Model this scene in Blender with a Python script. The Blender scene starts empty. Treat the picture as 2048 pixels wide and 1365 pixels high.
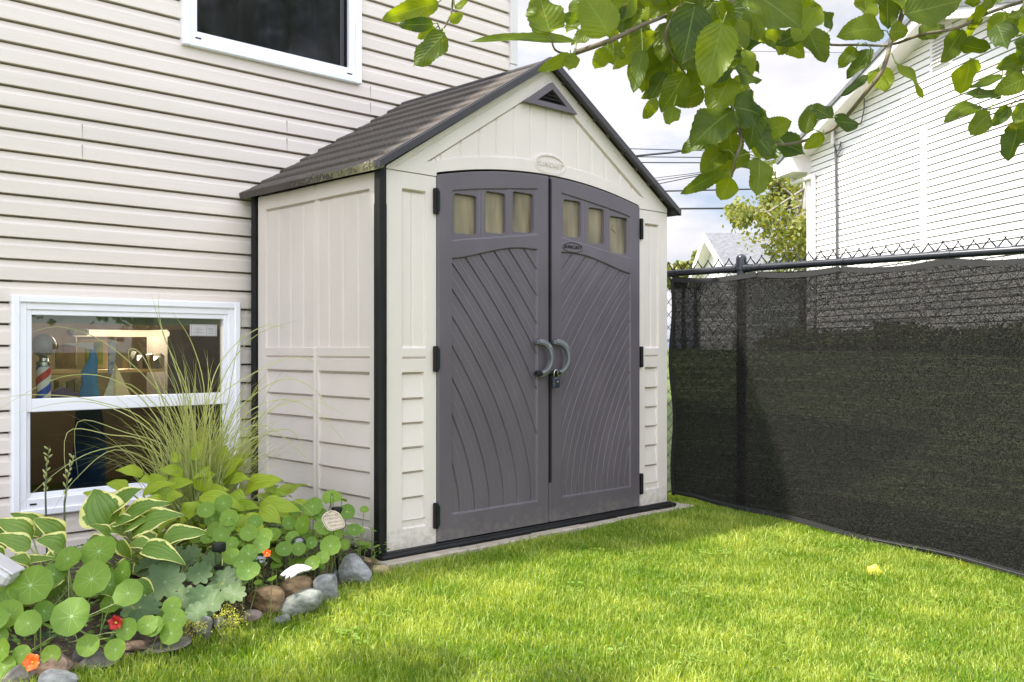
import bpy, math, random
import numpy as np
from mathutils import Vector, Matrix
random.seed(7); np.random.seed(7)
R = math.radians
scn = bpy.context.scene
# ------------------------------------------------------------------ camera
# world: X runs along the shed front to the right, Y towards the house wall, Z up; origin = near left corner of the shed
F, CX, HY, EYE = 1944., 1024., 697., .956
YAW = R(45.9)
FW = Vector((math.cos(YAW), math.sin(YAW), 0)); RT = Vector((math.sin(YAW), -math.cos(YAW), 0)); UP = Vector((0, 0, 1))
_z0 = F*EYE/415; _l0 = (768-CX)/F*_z0
CAM = Vector((0, 0, EYE)) - FW*_z0 - RT*_l0
cd = bpy.data.cameras.new('camera'); cam = bpy.data.objects.new('camera', cd); scn.collection.objects.link(cam)
cam.location = CAM; cam.rotation_euler = (R(90), 0, YAW-R(90))
cd.sensor_width = 36; cd.lens = 36*F/2048; cd.shift_y = (HY-682.5)/2048; cd.clip_start = .05; cd.clip_end = 600
scn.camera = cam
# ------------------------------------------------------------------ light
SUN = Vector((-.6, .25, 1.0)).normalized()
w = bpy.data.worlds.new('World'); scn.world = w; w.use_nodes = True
nt = w.node_tree; nt.nodes.clear()
def N(t, k, **kw):
    n = t.nodes.new(k)
    for a, b in kw.items(): setattr(n, a, b)
    return n
sky = N(nt, 'ShaderNodeTexSky', sky_type='NISHITA', sun_disc=False)
sky.sun_elevation = math.asin(SUN.z); sky.sun_rotation = math.atan2(SUN.x, SUN.y); sky.air_density = 1; sky.dust_density = 1.5
tc = N(nt, 'ShaderNodeTexCoord'); mp = N(nt, 'ShaderNodeMapping'); mp.inputs['Scale'].default_value = (1, 1, 2.6); mp.inputs['Location'].default_value = (.35, .2, .1)
no = N(nt, 'ShaderNodeTexNoise'); no.inputs['Scale'].default_value = 3.1; no.inputs['Detail'].default_value = 9; no.inputs['Roughness'].default_value = .55
rp = N(nt, 'ShaderNodeValToRGB'); rp.color_ramp.elements[0].position = .42; rp.color_ramp.elements[1].position = .57; rp.color_ramp.elements[0].color = (.05, .05, .05, 1)
no2 = N(nt, 'ShaderNodeTexNoise'); no2.inputs['Scale'].default_value = 7; no2.inputs['Detail'].default_value = 8
cr = N(nt, 'ShaderNodeValToRGB'); cr.color_ramp.elements[0].color = (8.0, 8.0, 8.5, 1); cr.color_ramp.elements[1].color = (10.4, 10.0, 10.4, 1)
cr.color_ramp.elements[0].position = .35; cr.color_ramp.elements[1].position = .6
mx = N(nt, 'ShaderNodeMix', data_type='RGBA'); bg = N(nt, 'ShaderNodeBackground'); wo = N(nt, 'ShaderNodeOutputWorld')
L = nt.links.new
L(tc.outputs['Generated'], mp.inputs['Vector']); L(mp.outputs[0], no.inputs['Vector']); L(mp.outputs[0], no2.inputs['Vector'])
L(no.outputs['Fac'], rp.inputs[0]); L(no2.outputs['Fac'], cr.inputs[0])
L(rp.outputs[0], mx.inputs['Factor']); L(sky.outputs[0], mx.inputs['A']); L(cr.outputs[0], mx.inputs['B'])
blu = N(nt, 'ShaderNodeMix', data_type='RGBA'); blu.inputs['Factor'].default_value = .75; blu.inputs['B'].default_value = (4.4, 6.2, 8.8, 1); L(sky.outputs[0], blu.inputs['A']); L(blu.outputs['Result'], mx.inputs['A'])
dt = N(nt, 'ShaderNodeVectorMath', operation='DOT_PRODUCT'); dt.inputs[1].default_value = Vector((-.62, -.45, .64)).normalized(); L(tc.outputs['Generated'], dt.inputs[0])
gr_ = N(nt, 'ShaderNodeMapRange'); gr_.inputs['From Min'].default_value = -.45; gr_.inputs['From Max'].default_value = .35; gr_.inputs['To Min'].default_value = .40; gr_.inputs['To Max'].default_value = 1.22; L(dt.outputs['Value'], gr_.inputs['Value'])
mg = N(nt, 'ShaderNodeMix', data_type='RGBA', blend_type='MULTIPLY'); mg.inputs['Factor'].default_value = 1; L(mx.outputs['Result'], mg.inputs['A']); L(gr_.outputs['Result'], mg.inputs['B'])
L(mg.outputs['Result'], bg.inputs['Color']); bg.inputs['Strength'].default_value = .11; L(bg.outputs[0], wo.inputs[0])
sl = bpy.data.lights.new('sun', 'SUN'); sl.energy = 3.9; sl.angle = R(1.6); sl.color = (1, .95, .86)
so = bpy.data.objects.new('sun', sl); scn.collection.objects.link(so); so.rotation_euler = SUN.to_track_quat('Z', 'Y').to_euler()
scn.view_settings.view_transform = 'Standard'; scn.view_settings.look = 'None'; scn.view_settings.gamma = 1; scn.view_settings.exposure = 1.31
# ------------------------------------------------------------------ pixel rays (photo pixels) -> points in the place
def ray(x, y): return FW + RT*((x-CX)/F) + UP*(-(y-HY)/F)
def at(x, y, d): return CAM + ray(x, y)*d
def onY(x, y, Y): r = ray(x, y); return CAM + r*((Y-CAM.y)/r.y)
def onX(x, y, X): r = ray(x, y); return CAM + r*((X-CAM.x)/r.x)
def sm(t): t = min(max(t, 0), 1); return t*t*(3-2*t)
def gz(x, y):
    z = -.03 + .088*max(min(y, 0), -7)
    if x > 2.7: z += .95*sm((x-2.7)/7)
    return z
def G(px, py, h=0.):
    r = ray(px, py); t = 4.
    for _ in range(30):
        p = CAM + r*t; t = (gz(p.x, p.y)+h-CAM.z)/r.z
    return CAM + r*t
# ------------------------------------------------------------------ mesh helper
class MB:
    def __init__(s): s.v = []; s.f = []; s.uv = {}; s.has_uv = False; s.rnd = []
    def add(s, vs, fs, uvs=None, rnd=None):
        o = len(s.v); s.v += [tuple(p) for p in vs]; s.f += [tuple(i+o for i in f) for f in fs]
        if uvs is not None:
            s.has_uv = True
            for i, u in enumerate(uvs): s.uv[o+i] = u
        s.rnd += [random.random() if rnd is None else rnd]*len(vs)
    def box(s, x0, x1, y0, y1, z0, z1, b=0., M=None):
        if b <= 0:
            vs = [(x, y, z) for x in (x0, x1) for y in (y0, y1) for z in (z0, z1)]
            fs = [(0, 1, 3, 2), (4, 6, 7, 5), (0, 4, 5, 1), (2, 3, 7, 6), (0, 2, 6, 4), (1, 5, 7, 3)]
        else:
            b = min(b, abs(x1-x0)*.45, abs(y1-y0)*.45, abs(z1-z0)*.45)
            vs = []; idx = {}
            X = (x0, x1); Y = (y0, y1); Z = (z0, z1)
            for i in (0, 1):
                for j in (0, 1):
                    for k in (0, 1):
                        si = 1 if i == 0 else -1; sj = 1 if j == 0 else -1; sk = 1 if k == 0 else -1
                        for a in range(3):
                            p = [X[i]+si*b, Y[j]+sj*b, Z[k]+sk*b]; p[a] = (X[i], Y[j], Z[k])[a]
                            idx[(i, j, k, a)] = len(vs); vs.append(tuple(p))
            fs = []
            for a in range(3):
                for q in (0, 1):
                    c = []
                    for (m, n) in ((0, 0), (1, 0), (1, 1), (0, 1)):
                        t = [0, 0, 0]; t[a] = q; t[(a+1) % 3] = m; t[(a+2) % 3] = n; c.append(idx[(t[0], t[1], t[2], a)])
                    fs.append(tuple(c) if q else tuple(c[::-1]))
            for a in range(3):
                b1, b2 = (a+1) % 3, (a+2) % 3
                for m in (0, 1):
                    for n in (0, 1):
                        t0 = [0, 0, 0]; t0[b1] = m; t0[b2] = n; t1 = list(t0); t1[a] = 1
                        fs.append((idx[(*t0, b1)], idx[(*t1, b1)], idx[(*t1, b2)], idx[(*t0, b2)]))
            for i in (0, 1):
                for j in (0, 1):
                    for k in (0, 1): fs.append((idx[(i, j, k, 0)], idx[(i, j, k, 1)], idx[(i, j, k, 2)]))
        if M is not None: vs = [M @ Vector(p) for p in vs]
        s.add(vs, fs)
    def tube(s, pts, r, n=6, cap=True):
        pts = [Vector(p) for p in pts]; rs = r if isinstance(r, (list, tuple)) else [r]*len(pts)
        vs = []; fs = []; prev = None
        for i, p in enumerate(pts):
            t = (pts[min(i+1, len(pts)-1)]-pts[max(i-1, 0)])
            if t.length < 1e-9: t = Vector((0, 0, 1))
            t.normalize()
            if prev is None: a = t.orthogonal().normalized()
            else:
                a = prev - t*prev.dot(t)
                a = a.normalized() if a.length > 1e-6 else t.orthogonal().normalized()
            prev = a; b = t.cross(a)
            for k in range(n):
                an = 2*math.pi*k/n; vs.append(p+a*math.cos(an)*rs[i]+b*math.sin(an)*rs[i])
        for i in range(len(pts)-1):
            for k in range(n): k2 = (k+1) % n; fs.append((i*n+k, i*n+k2, (i+1)*n+k2, (i+1)*n+k))
        if cap: fs.append(tuple(range(n))[::-1]); fs.append(tuple((len(pts)-1)*n+k for k in range(n)))
        s.add(vs, fs)
    def lathe(s, c, prof, n=20, ax=Vector((0, 0, 1))):
        c = Vector(c); a = ax.orthogonal().normalized(); b = ax.cross(a); vs = []; fs = []
        for (r, h) in prof:
            for k in range(n): an = 2*math.pi*k/n; vs.append(c+ax*h+(a*math.cos(an)+b*math.sin(an))*max(r, 1e-4))
        for i in range(len(prof)-1):
            for k in range(n): k2 = (k+1) % n; fs.append((i*n+k, i*n+k2, (i+1)*n+k2, (i+1)*n+k))
        fs.append(tuple(range(n))[::-1]); fs.append(tuple((len(prof)-1)*n+k for k in range(n)))
        s.add(vs, fs)
    def prism(s, poly, f0, f1):            # poly: 2D points; f0,f1: map a 2D point to 3D on the two sides
        n = len(poly); vs = [f0(*p) for p in poly]+[f1(*p) for p in poly]
        fs = [tuple(range(n)), tuple(range(n, 2*n))[::-1]]+[(i, i+n, (i+1) % n+n, (i+1) % n) for i in range(n)]
        s.add(vs, fs)
    def grid(s, P, uv=None):               # P: array (m,n,3)
        m, n = P.shape[:2]; vs = P.reshape(-1, 3).tolist()
        fs = [(i*n+j, i*n+j+1, (i+1)*n+j+1, (i+1)*n+j) for i in range(m-1) for j in range(n-1)]
        s.add(vs, fs, uv)
    def build(s, name, mat, parent=None, smooth=False, angle=None):
        me = bpy.data.meshes.new(name); me.from_pydata(s.v, [], s.f)
        if s.has_uv:
            ul = me.uv_layers.new(name='UVMap'); li = np.empty(len(me.loops), dtype=np.int32); me.loops.foreach_get('vertex_index', li)
            arr = np.zeros((len(s.v), 2), dtype=np.float32)
            for k, u in s.uv.items(): arr[k] = u
            ul.data.foreach_set('uv', arr[li].ravel())
            at_ = me.attributes.new('rnd', 'FLOAT', 'POINT'); at_.data.foreach_set('value', np.array(s.rnd, dtype=np.float32))
        if mat: me.materials.append(mat)
        if smooth: me.shade_smooth() if hasattr(me, 'shade_smooth') else None
        if angle and hasattr(me, 'set_sharp_from_angle'): me.set_sharp_from_angle(angle=R(angle))
        o = bpy.data.objects.new(name, me); scn.collection.objects.link(o)
        if parent is not None:
            o.parent = parent
            if parent.type == 'EMPTY': o.matrix_parent_inverse = Matrix.Translation(-parent.location)
        return o
def tag(o, label=None, cat=None, group=None, kind=None):
    if label: o['label'] = label
    if cat: o['category'] = cat
    if group: o['group'] = group
    if kind: o['kind'] = kind
    return o
def thing(name, label, cat, loc=(0, 0, 0), group=None):
    o = bpy.data.objects.new(name, None); scn.collection.objects.link(o); o.location = loc; o.empty_display_size = .05
    return tag(o, label, cat, group)
def centre(o):                              # put a single-mesh thing's origin at its base
    me = o.data; n = len(me.vertices); a = np.empty(n*3, dtype=np.float32); me.vertices.foreach_get('co', a); a = a.reshape(-1, 3)
    c = (a.min(0)+a.max(0))/2; c[2] = a[:, 2].min(); a -= c; me.vertices.foreach_set('co', a.ravel()); o.location = c.tolist(); me.update(); return o
# ------------------------------------------------------------------ materials
def pm(name, col, rough=.6, var=.12, scale=6., stretch=(1, 1, 1), bump=0., bscale=80., bstretch=(1, 1, 1), spec=.5, col2=None, metal=0., detail=5., bdist=.002):
    m = bpy.data.materials.new(name); m.use_nodes = True; t = m.node_tree; b = t.nodes['Principled BSDF']
    b.inputs['Roughness'].default_value = rough; b.inputs['Specular IOR Level'].default_value = spec; b.inputs['Metallic'].default_value = metal
    tc = N(t, 'ShaderNodeTexCoord'); mp = N(t, 'ShaderNodeMapping'); mp.inputs['Scale'].default_value = stretch
    no = N(t, 'ShaderNodeTexNoise'); no.inputs['Scale'].default_value = scale; no.inputs['Detail'].default_value = detail
    cr = N(t, 'ShaderNodeValToRGB'); e = cr.color_ramp.elements; e[0].position = .3; e[1].position = .7
    c2 = col2 or tuple(min(1, c*(1+var)) for c in col)
    e[0].color = (*[c*(1-var) for c in col], 1) if col2 is None else (*col, 1); e[1].color = (*c2, 1)
    t.links.new(tc.outputs['Object'], mp.inputs[0]); t.links.new(mp.outputs[0], no.inputs['Vector']); t.links.new(no.outputs['Fac'], cr.inputs[0]); t.links.new(cr.outputs[0], b.inputs['Base Color'])
    if bump > 0:
        mp2 = N(t, 'ShaderNodeMapping'); mp2.inputs['Scale'].default_value = bstretch
        n2 = N(t, 'ShaderNodeTexNoise'); n2.inputs['Scale'].default_value = bscale; n2.inputs['Detail'].default_value = 4
        bu = N(t, 'ShaderNodeBump'); bu.inputs['Strength'].default_value = bump; bu.inputs['Distance'].default_value = bdist
        t.links.new(tc.outputs['Object'], mp2.inputs[0]); t.links.new(mp2.outputs[0], n2.inputs['Vector']); t.links.new(n2.outputs['Fac'], bu.inputs['Height']); t.links.new(bu.outputs[0], b.inputs['Normal'])
    return m
M = {}
M['siding'] = pm('siding', (.70, .61, .54), .55, .05, 3, (.3, 1, 6), .5, 60, (.05, 1, 1.6), bdist=.0015)
M['siding_trim'] = pm('siding_trim', (.68, .63, .60), .5, .04, 3)
M['vinyl'] = pm('vinyl', (.86, .84, .875), .35, .03, 4, bump=.05, bscale=30)
M['putty'] = pm('putty', (.675, .595, .535), .55, .045, 3, (1, 1, .6), .5, 45, (1, 1, 5), bdist=.0012)
def splash(m, z1=.22, col=(.30, .26, .17), amt=.5):
    t = m.node_tree; b = t.nodes['Principled BSDF']; src = b.inputs['Base Color'].links[0].from_socket; tc = N(t, 'ShaderNodeTexCoord'); sx = N(t, 'ShaderNodeSeparateXYZ'); t.links.new(tc.outputs['Object'], sx.inputs[0])
    mr = N(t, 'ShaderNodeMapRange'); mr.inputs['From Min'].default_value = 0; mr.inputs['From Max'].default_value = z1; mr.inputs['To Min'].default_value = .17; mr.inputs['To Max'].default_value = -.2; t.links.new(sx.outputs[2], mr.inputs['Value'])
    n = N(t, 'ShaderNodeTexNoise'); n.inputs['Scale'].default_value = 26; n.inputs['Detail'].default_value = 8; n.inputs['Roughness'].default_value = .75; t.links.new(tc.outputs['Object'], n.inputs['Vector']); a = N(t, 'ShaderNodeMath', operation='ADD'); t.links.new(mr.outputs['Result'], a.inputs[0]); t.links.new(n.outputs['Fac'], a.inputs[1])
    c = N(t, 'ShaderNodeValToRGB'); c.color_ramp.elements[0].position = .50; c.color_ramp.elements[1].position = .68; c.color_ramp.elements[1].color = (amt, amt, amt, 1); t.links.new(a.outputs[0], c.inputs[0]); mi = N(t, 'ShaderNodeMix', data_type='RGBA'); t.links.new(c.outputs[0], mi.inputs['Factor']); t.links.new(src, mi.inputs['A']); mi.inputs['B'].default_value = (*col, 1); t.links.new(mi.outputs['Result'], b.inputs['Base Color'])
splash(M['putty'])
M['charcoal'] = pm('charcoal', (.107, .088, .100), .42, .1, 4, (1, 1, .6), .5, 40, (1, 1, 6), bdist=.0012)
splash(M['charcoal'], .18, (.22, .20, .15), .4)
M['black_plastic'] = pm('black_plastic', (.010, .0095, .009), .55, .3, 8, bump=.2, bscale=40, spec=.25)
M['roof'] = pm('roof', (.066, .052, .042), .6, .18, 5, (4, 1, 4), .6, 70, (2, .5, 2))
M['rooftrim'] = pm('rooftrim', (.034, .030, .034), .4, .15, 6, bump=.2, bscale=60)
M['moss'] = pm('moss', (.05, .05, .03), .9, .3, 40, bump=1, bscale=120, col2=(.26, .25, .16), bdist=.004)
def mossy():
    m = pm('mossy_roof', (.066, .052, .042), .8, .18, 5, (4, 1, 4), .9, 110, bdist=.004); t = m.node_tree; b = t.nodes['Principled BSDF']; src = b.inputs['Base Color'].links[0].from_socket
    tc = N(t, 'ShaderNodeTexCoord'); sx = N(t, 'ShaderNodeSeparateXYZ'); t.links.new(tc.outputs['Object'], sx.inputs[0])
    mr = N(t, 'ShaderNodeMapRange'); mr.inputs['From Min'].default_value = .9; mr.inputs['From Max'].default_value = .1; mr.inputs['To Min'].default_value = -.25; mr.inputs['To Max'].default_value = .22; t.links.new(sx.outputs[1], mr.inputs['Value'])
    mp = N(t, 'ShaderNodeMapping'); mp.inputs['Scale'].default_value = (1, 1.4, .7); t.links.new(tc.outputs['Object'], mp.inputs[0]); n = N(t, 'ShaderNodeTexNoise'); n.inputs['Scale'].default_value = 55; n.inputs['Detail'].default_value = 6; t.links.new(mp.outputs[0], n.inputs['Vector'])
    a = N(t, 'ShaderNodeMath', operation='ADD'); t.links.new(mr.outputs['Result'], a.inputs[0]); t.links.new(n.outputs['Fac'], a.inputs[1])
    c = N(t, 'ShaderNodeValToRGB'); c.color_ramp.elements[0].position = .52; c.color_ramp.elements[1].position = .60; t.links.new(a.outputs[0], c.inputs[0])
    mi = N(t, 'ShaderNodeMix', data_type='RGBA'); t.links.new(c.outputs[0], mi.inputs['Factor']); t.links.new(src, mi.inputs['A']); mi.inputs['B'].default_value = (.20, .185, .10, 1); t.links.new(mi.outputs['Result'], b.inputs['Base Color']); return m
M['mossy'] = mossy()
M['bag'] = pm('bag', (.055, .043, .022), .3, .3, 9, (1, 1, .25), .6, 12, (1, 1, .3), col2=(.27, .215, .12), bdist=.02)
M['concrete'] = pm('concrete', (.30, .25, .19), .9, .2, 14, bump=.6, bscale=90, col2=(.46, .39, .31))
M['soil'] = pm('soil', (.035, .024, .016), .95, .4, 30, bump=1, bscale=60, col2=(.11, .075, .05), bdist=.02)
M['blackpaint'] = pm('blackpaint', (.016, .018, .024), .3, .25, 8, bump=.1, bscale=60)
M['wire'] = pm('wire', (.02, .02, .022), .5, .2, 8)
M['cable'] = pm('cable', (.09, .085, .09), .6, .2, 8)
M['joint'] = pm('joint', (.33, .30, .28), .6, .05, 8)
M['white'] = pm('white', (.78, .73, .72), .5, .04, 3)
M['nsiding'] = pm('nsiding', (.80, .755, .72), .5, .04, 2, (.3, .3, 4))
M['shingle'] = pm('shingle', (.10, .10, .105), .9, .2, 9, bump=.5, bscale=20, col2=(.17, .17, .175))
M['twig'] = pm('twig', (.10, .075, .05), .7, .3, 30, col2=(.22, .17, .11), bump=.5, bscale=120)
M['bark'] = pm('bark', (.11, .09, .07), .9, .3, 12, (1, 1, .3), 1, 30, (1, 1, .3), bdist=.01)
M['stem'] = pm('stem', (.16, .24, .05), .5, .3, 12, col2=(.30, .30, .10))
M['darkstem'] = pm('darkstem', (.05, .07, .03), .5, .3, 12, col2=(.10, .12, .05))
M['birch'] = pm('birch', (.26, .23, .19), .8, .2, 8)
M['steel'] = pm('steel', (.55, .55, .55), .25, .1, 8, metal=1)
M['lockbody'] = pm('lockbody', (.03, .03, .04), .35, .2, 20)
M['plaque'] = pm('plaque', (.62, .52, .42), .7, .06, 60, bump=.4, bscale=150)
M['plaqueink'] = pm('plaqueink', (.30, .20, .15), .8, .1, 60)
M['ceramic'] = pm('ceramic', (.52, .49, .48), .35, .04, 20)
M['pink'] = pm('pink', (.55, .15, .18), .5, .1, 20)
M['ink'] = pm('ink', (.25, .25, .27), .6, .05, 20)
M['handlemat'] = pm('handlemat', (.105, .105, .11), .25, .15, 20, bump=.2, bscale=50)
M['woodpale'] = pm('woodpale', (.55, .42, .22), .6, .15, 8, (1, 1, .2))
def leafmat(name, c1, c2, trans=.45, kind='plain', edge=(.6, .6, .25), rough=.42, vein=(.5, .6, .3), nrib=7.):
    """leaf surface: per-leaf tint, ribs / margin / radial veins from the leaf's own coordinates"""
    m = bpy.data.materials.new(name); m.use_nodes = True; t = m.node_tree; t.nodes.clear(); K = t.links.new
    out = N(t, 'ShaderNodeOutputMaterial'); b = N(t, 'ShaderNodeBsdfPrincipled'); b.inputs['Roughness'].default_value = rough; b.inputs['Specular IOR Level'].default_value = .4
    tr = N(t, 'ShaderNodeBsdfTranslucent'); mix = N(t, 'ShaderNodeMixShader'); mix.inputs[0].default_value = trans
    a = N(t, 'ShaderNodeAttribute', attribute_name='rnd'); uv = N(t, 'ShaderNodeUVMap', uv_map='UVMap'); sx = N(t, 'ShaderNodeSeparateXYZ'); K(uv.outputs[0], sx.inputs[0])
    c = N(t, 'ShaderNodeMix', data_type='RGBA'); c.inputs['A'].default_value = (*c1, 1); c.inputs['B'].default_value = (*c2, 1)
    tc = N(t, 'ShaderNodeTexCoord'); no = N(t, 'ShaderNodeTexNoise'); no.inputs['Scale'].default_value = 25; no.inputs['Detail'].default_value = 4; K(tc.outputs['Object'], no.inputs['Vector'])
    def mt(op, x, y=None, z=None):
        n = N(t, 'ShaderNodeMath', operation=op)
        for i, q in enumerate((x, y, z)):
            if q is None: continue
            if isinstance(q, (int, float)): n.inputs[i].default_value = q
            else: K(q, n.inputs[i])
        return n.outputs[0]
    fac = mt('ADD', mt('MULTIPLY', a.outputs['Fac'], .7), mt('MULTIPLY', mt('SUBTRACT', no.outputs['Fac'], .3), .6)); K(fac, c.inputs['Factor'])
    col = c.outputs['Result']; hgt = no.outputs['Fac']
    au = mt('ABSOLUTE', sx.outputs[0])
    if kind == 'radial':
        an = mt('ARCTAN2', sx.outputs[1], sx.outputs[0]); r = mt('SQRT', mt('ADD', mt('MULTIPLY', sx.outputs[0], sx.outputs[0]), mt('MULTIPLY', sx.outputs[1], sx.outputs[1])))
        q = mt('MULTIPLY', mt('ABSOLUTE', mt('SINE', mt('MULTIPLY', an, 4.5))), r)
        line = mt('LESS_THAN', q, mt('MULTIPLY', mt('SUBTRACT', 1.0, r), .085)); dot = mt('LESS_THAN', r, .07)
        f = mt('MULTIPLY', mt('MAXIMUM', mt('MULTIPLY', line, .5), dot), 1.0); hgt = mt('ADD', mt('MULTIPLY', no.outputs['Fac'], .4), mt('MULTIPLY', line, -.8))
        vc = N(t, 'ShaderNodeMix', data_type='RGBA'); K(f, vc.inputs['Factor']); K(col, vc.inputs['A']); vc.inputs['B'].default_value = (*vein, 1); col = vc.outputs['Result']
    else:
        side = mt('SINE', mt('MULTIPLY', mt('SUBTRACT', mt('MULTIPLY', sx.outputs[1], 1.0), mt('MULTIPLY', au, .35)), 52. if kind == 'pinnate' else 1.))
        if kind in ('rib', 'margin'):
            ribs = mt('SINE', mt('MULTIPLY', au, nrib*math.pi)); hgt = mt('ADD', mt('MULTIPLY', ribs, .5), mt('MULTIPLY', no.outputs['Fac'], .7))
            dk = N(t, 'ShaderNodeMix', data_type='RGBA', blend_type='MULTIPLY'); K(mt('MULTIPLY', mt('GREATER_THAN', ribs, .70), .55), dk.inputs['Factor']); K(col, dk.inputs['A']); dk.inputs['B'].default_value = (.5, .6, .4, 1); col = dk.outputs['Result']
        if kind == 'pinnate':
            line = mt('MAXIMUM', mt('LESS_THAN', au, .035), mt('MULTIPLY', mt('GREATER_THAN', side, .965), .35))
            vc = N(t, 'ShaderNodeMix', data_type='RGBA'); K(mt('MULTIPLY', line, .45), vc.inputs['Factor']); K(col, vc.inputs['A']); vc.inputs['B'].default_value = (*vein, 1); col = vc.outputs['Result']
            hgt = mt('ADD', mt('MULTIPLY', side, -.16), mt('MULTIPLY', no.outputs['Fac'], 1.6))
        if kind == 'margin':
            n3 = N(t, 'ShaderNodeTexNoise'); n3.inputs['Scale'].default_value = 40; K(tc.outputs['Object'], n3.inputs['Vector'])
            f = mt('GREATER_THAN', mt('ADD', au, mt('MULTIPLY', mt('SUBTRACT', n3.outputs['Fac'], .5), .5)), .80)
            vc = N(t, 'ShaderNodeMix', data_type='RGBA'); K(f, vc.inputs['Factor']); K(col, vc.inputs['A']); vc.inputs['B'].default_value = (*edge, 1); col = vc.outputs['Result']
    ns = N(t, 'ShaderNodeTexNoise'); ns.inputs['Scale'].default_value = 34; ns.inputs['Detail'].default_value = 6; ns.inputs['Roughness'].default_value = .7; K(tc.outputs['Object'], ns.inputs['Vector'])
    sp_ = N(t, 'ShaderNodeMix', data_type='RGBA'); K(mt('MULTIPLY', mt('GREATER_THAN', ns.outputs['Fac'], .64), .45), sp_.inputs['Factor']); K(col, sp_.inputs['A']); sp_.inputs['B'].default_value = (.30, .24, .05, 1); col = sp_.outputs['Result']
    bu = N(t, 'ShaderNodeBump'); bu.inputs['Strength'].default_value = .55; bu.inputs['Distance'].default_value = .003; K(hgt, bu.inputs['Height']); K(bu.outputs[0], b.inputs['Normal'])
    K(col, b.inputs['Base Color'])
    tcol = N(t, 'ShaderNodeMix', data_type='RGBA', blend_type='MULTIPLY'); tcol.inputs['Factor'].default_value = 1; K(col, tcol.inputs['A']); tcol.inputs['B'].default_value = (1.9, 1.7, .45, 1); K(tcol.outputs['Result'], tr.inputs['Color'])
    K(b.outputs[0], mix.inputs[1]); K(tr.outputs[0], mix.inputs[2]); K(mix.outputs[0], out.inputs[0])
    return m
M['apple'] = leafmat('apple_leaf', (.028, .066, .011), (.23, .29, .016), .58, 'pinnate', vein=(.26, .36, .12))
M['hosta'] = leafmat('hosta_leaf', (.11, .205, .03), (.20, .30, .05), .25, 'margin', edge=(.72, .68, .26))
M['lime'] = leafmat('lime_leaf', (.19, .30, .018), (.42, .49, .04), .35, 'rib')
M['nast'] = leafmat('nasturtium_leaf', (.095, .19, .014), (.19, .30, .025), .3, 'radial', vein=(.38, .52, .22), rough=.55)
M['heuch'] = leafmat('heuchera_leaf', (.05, .095, .028), (.10, .15, .05), .2, 'radial', vein=(.15, .20, .09), rough=.6)
M['blade'] = leafmat('grass_blade', (.24, .30, .10), (.52, .54, .28), .3, 'plain')
M['lawnblade'] = leafmat('lawn_blade', (.13, .235, .010), (.48, .53, .12), .4, 'plain', rough=.5)
M['yleaf'] = leafmat('yellow_leaf', (.75, .60, .05), (.85, .72, .10), .3, 'plain')
M['ygreen'] = leafmat('spray', (.50, .52, .08), (.65, .62, .14), .3, 'plain')
M['orange'] = leafmat('orange_petal', (.85, .12, .02), (.95, .20, .03), .2, 'plain')
M['red'] = leafmat('red_petal', (.32, .01, .01), (.45, .015, .01), .2, 'plain')
M['pod'] = leafmat('pod', (.30, .36, .12), (.48, .46, .20), .2, 'plain')
M['treefar'] = leafmat('tree_leaf', (.10, .145, .03), (.30, .29, .07), .35, 'plain')
M['hedge'] = leafmat('hedge_leaf', (.08, .13, .03), (.20, .24, .06), .3, 'plain')
def glass(name, tint, tr_, rough=.01, wav=0.):
    m = bpy.data.materials.new(name); m.use_nodes = True; t = m.node_tree; t.nodes.clear(); K = t.links.new
    out = N(t, 'ShaderNodeOutputMaterial'); a = N(t, 'ShaderNodeBsdfTransparent'); a.inputs[0].default_value = (*tint, 1); g = N(t, 'ShaderNodeBsdfGlossy'); g.inputs['Roughness'].default_value = rough
    lw = N(t, 'ShaderNodeFresnel'); lw.inputs[0].default_value = 1.45; ad = N(t, 'ShaderNodeMath', operation='ADD'); ad.inputs[1].default_value = tr_; K(lw.outputs[0], ad.inputs[0])
    mi = N(t, 'ShaderNodeMixShader'); K(ad.outputs[0], mi.inputs[0]); K(a.outputs[0], mi.inputs[1]); K(g.outputs[0], mi.inputs[2]); K(mi.outputs[0], out.inputs[0])
    if wav:
        n = N(t, 'ShaderNodeTexNoise'); n.inputs['Scale'].default_value = 5; tc = N(t, 'ShaderNodeTexCoord'); K(tc.outputs['Object'], n.inputs['Vector']); bu = N(t, 'ShaderNodeBump'); bu.inputs['Strength'].default_value = wav; bu.inputs['Distance'].default_value = .02
        K(n.outputs['Fac'], bu.inputs['Height']); K(bu.outputs[0], g.inputs['Normal']); K(bu.outputs[0], lw.inputs['Normal'])
    return m
M['glass'] = glass('glass', (.85, .88, .86), .0)
M['screenglass'] = glass('screenglass', (.52, .52, .55), -.01, .08)
M['upglass'] = glass('upglass', (.40, .40, .43), -.005, .12, .25)
M['greenglass'] = glass('greenglass', (.10, .35, .20), .15)
def emis(name, col, s):
    m = bpy.data.materials.new(name); m.use_nodes = True; b = m.node_tree.nodes['Principled BSDF']; b.inputs['Base Color'].default_value = (*col, 1); b.inputs['Emission Color'].default_value = (*col, 1); b.inputs['Emission Strength'].default_value = s; return m
# ------------------------------------------------------------------ ground, sky comes from the world
def ground():
    xs = np.concatenate([np.linspace(-140, -6, 14), np.linspace(-5, 12, 69), np.linspace(14, 260, 24)])
    ys = np.concatenate([np.linspace(-140, -9, 12), np.linspace(-8, 4, 49), np.linspace(6, 260, 24)])
    P = np.array([[(x, y, gz(x, y)-.004) for y in ys] for x in xs]); mb = MB(); mb.grid(P)
    m = pm('lawn_soil', (.05, .08, .015), .9, .3, 3, bump=.8, bscale=60, col2=(.11, .135, .035), bdist=.01)
    tag(mb.build('ground', m, smooth=True), kind='structure')
ground()
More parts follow.
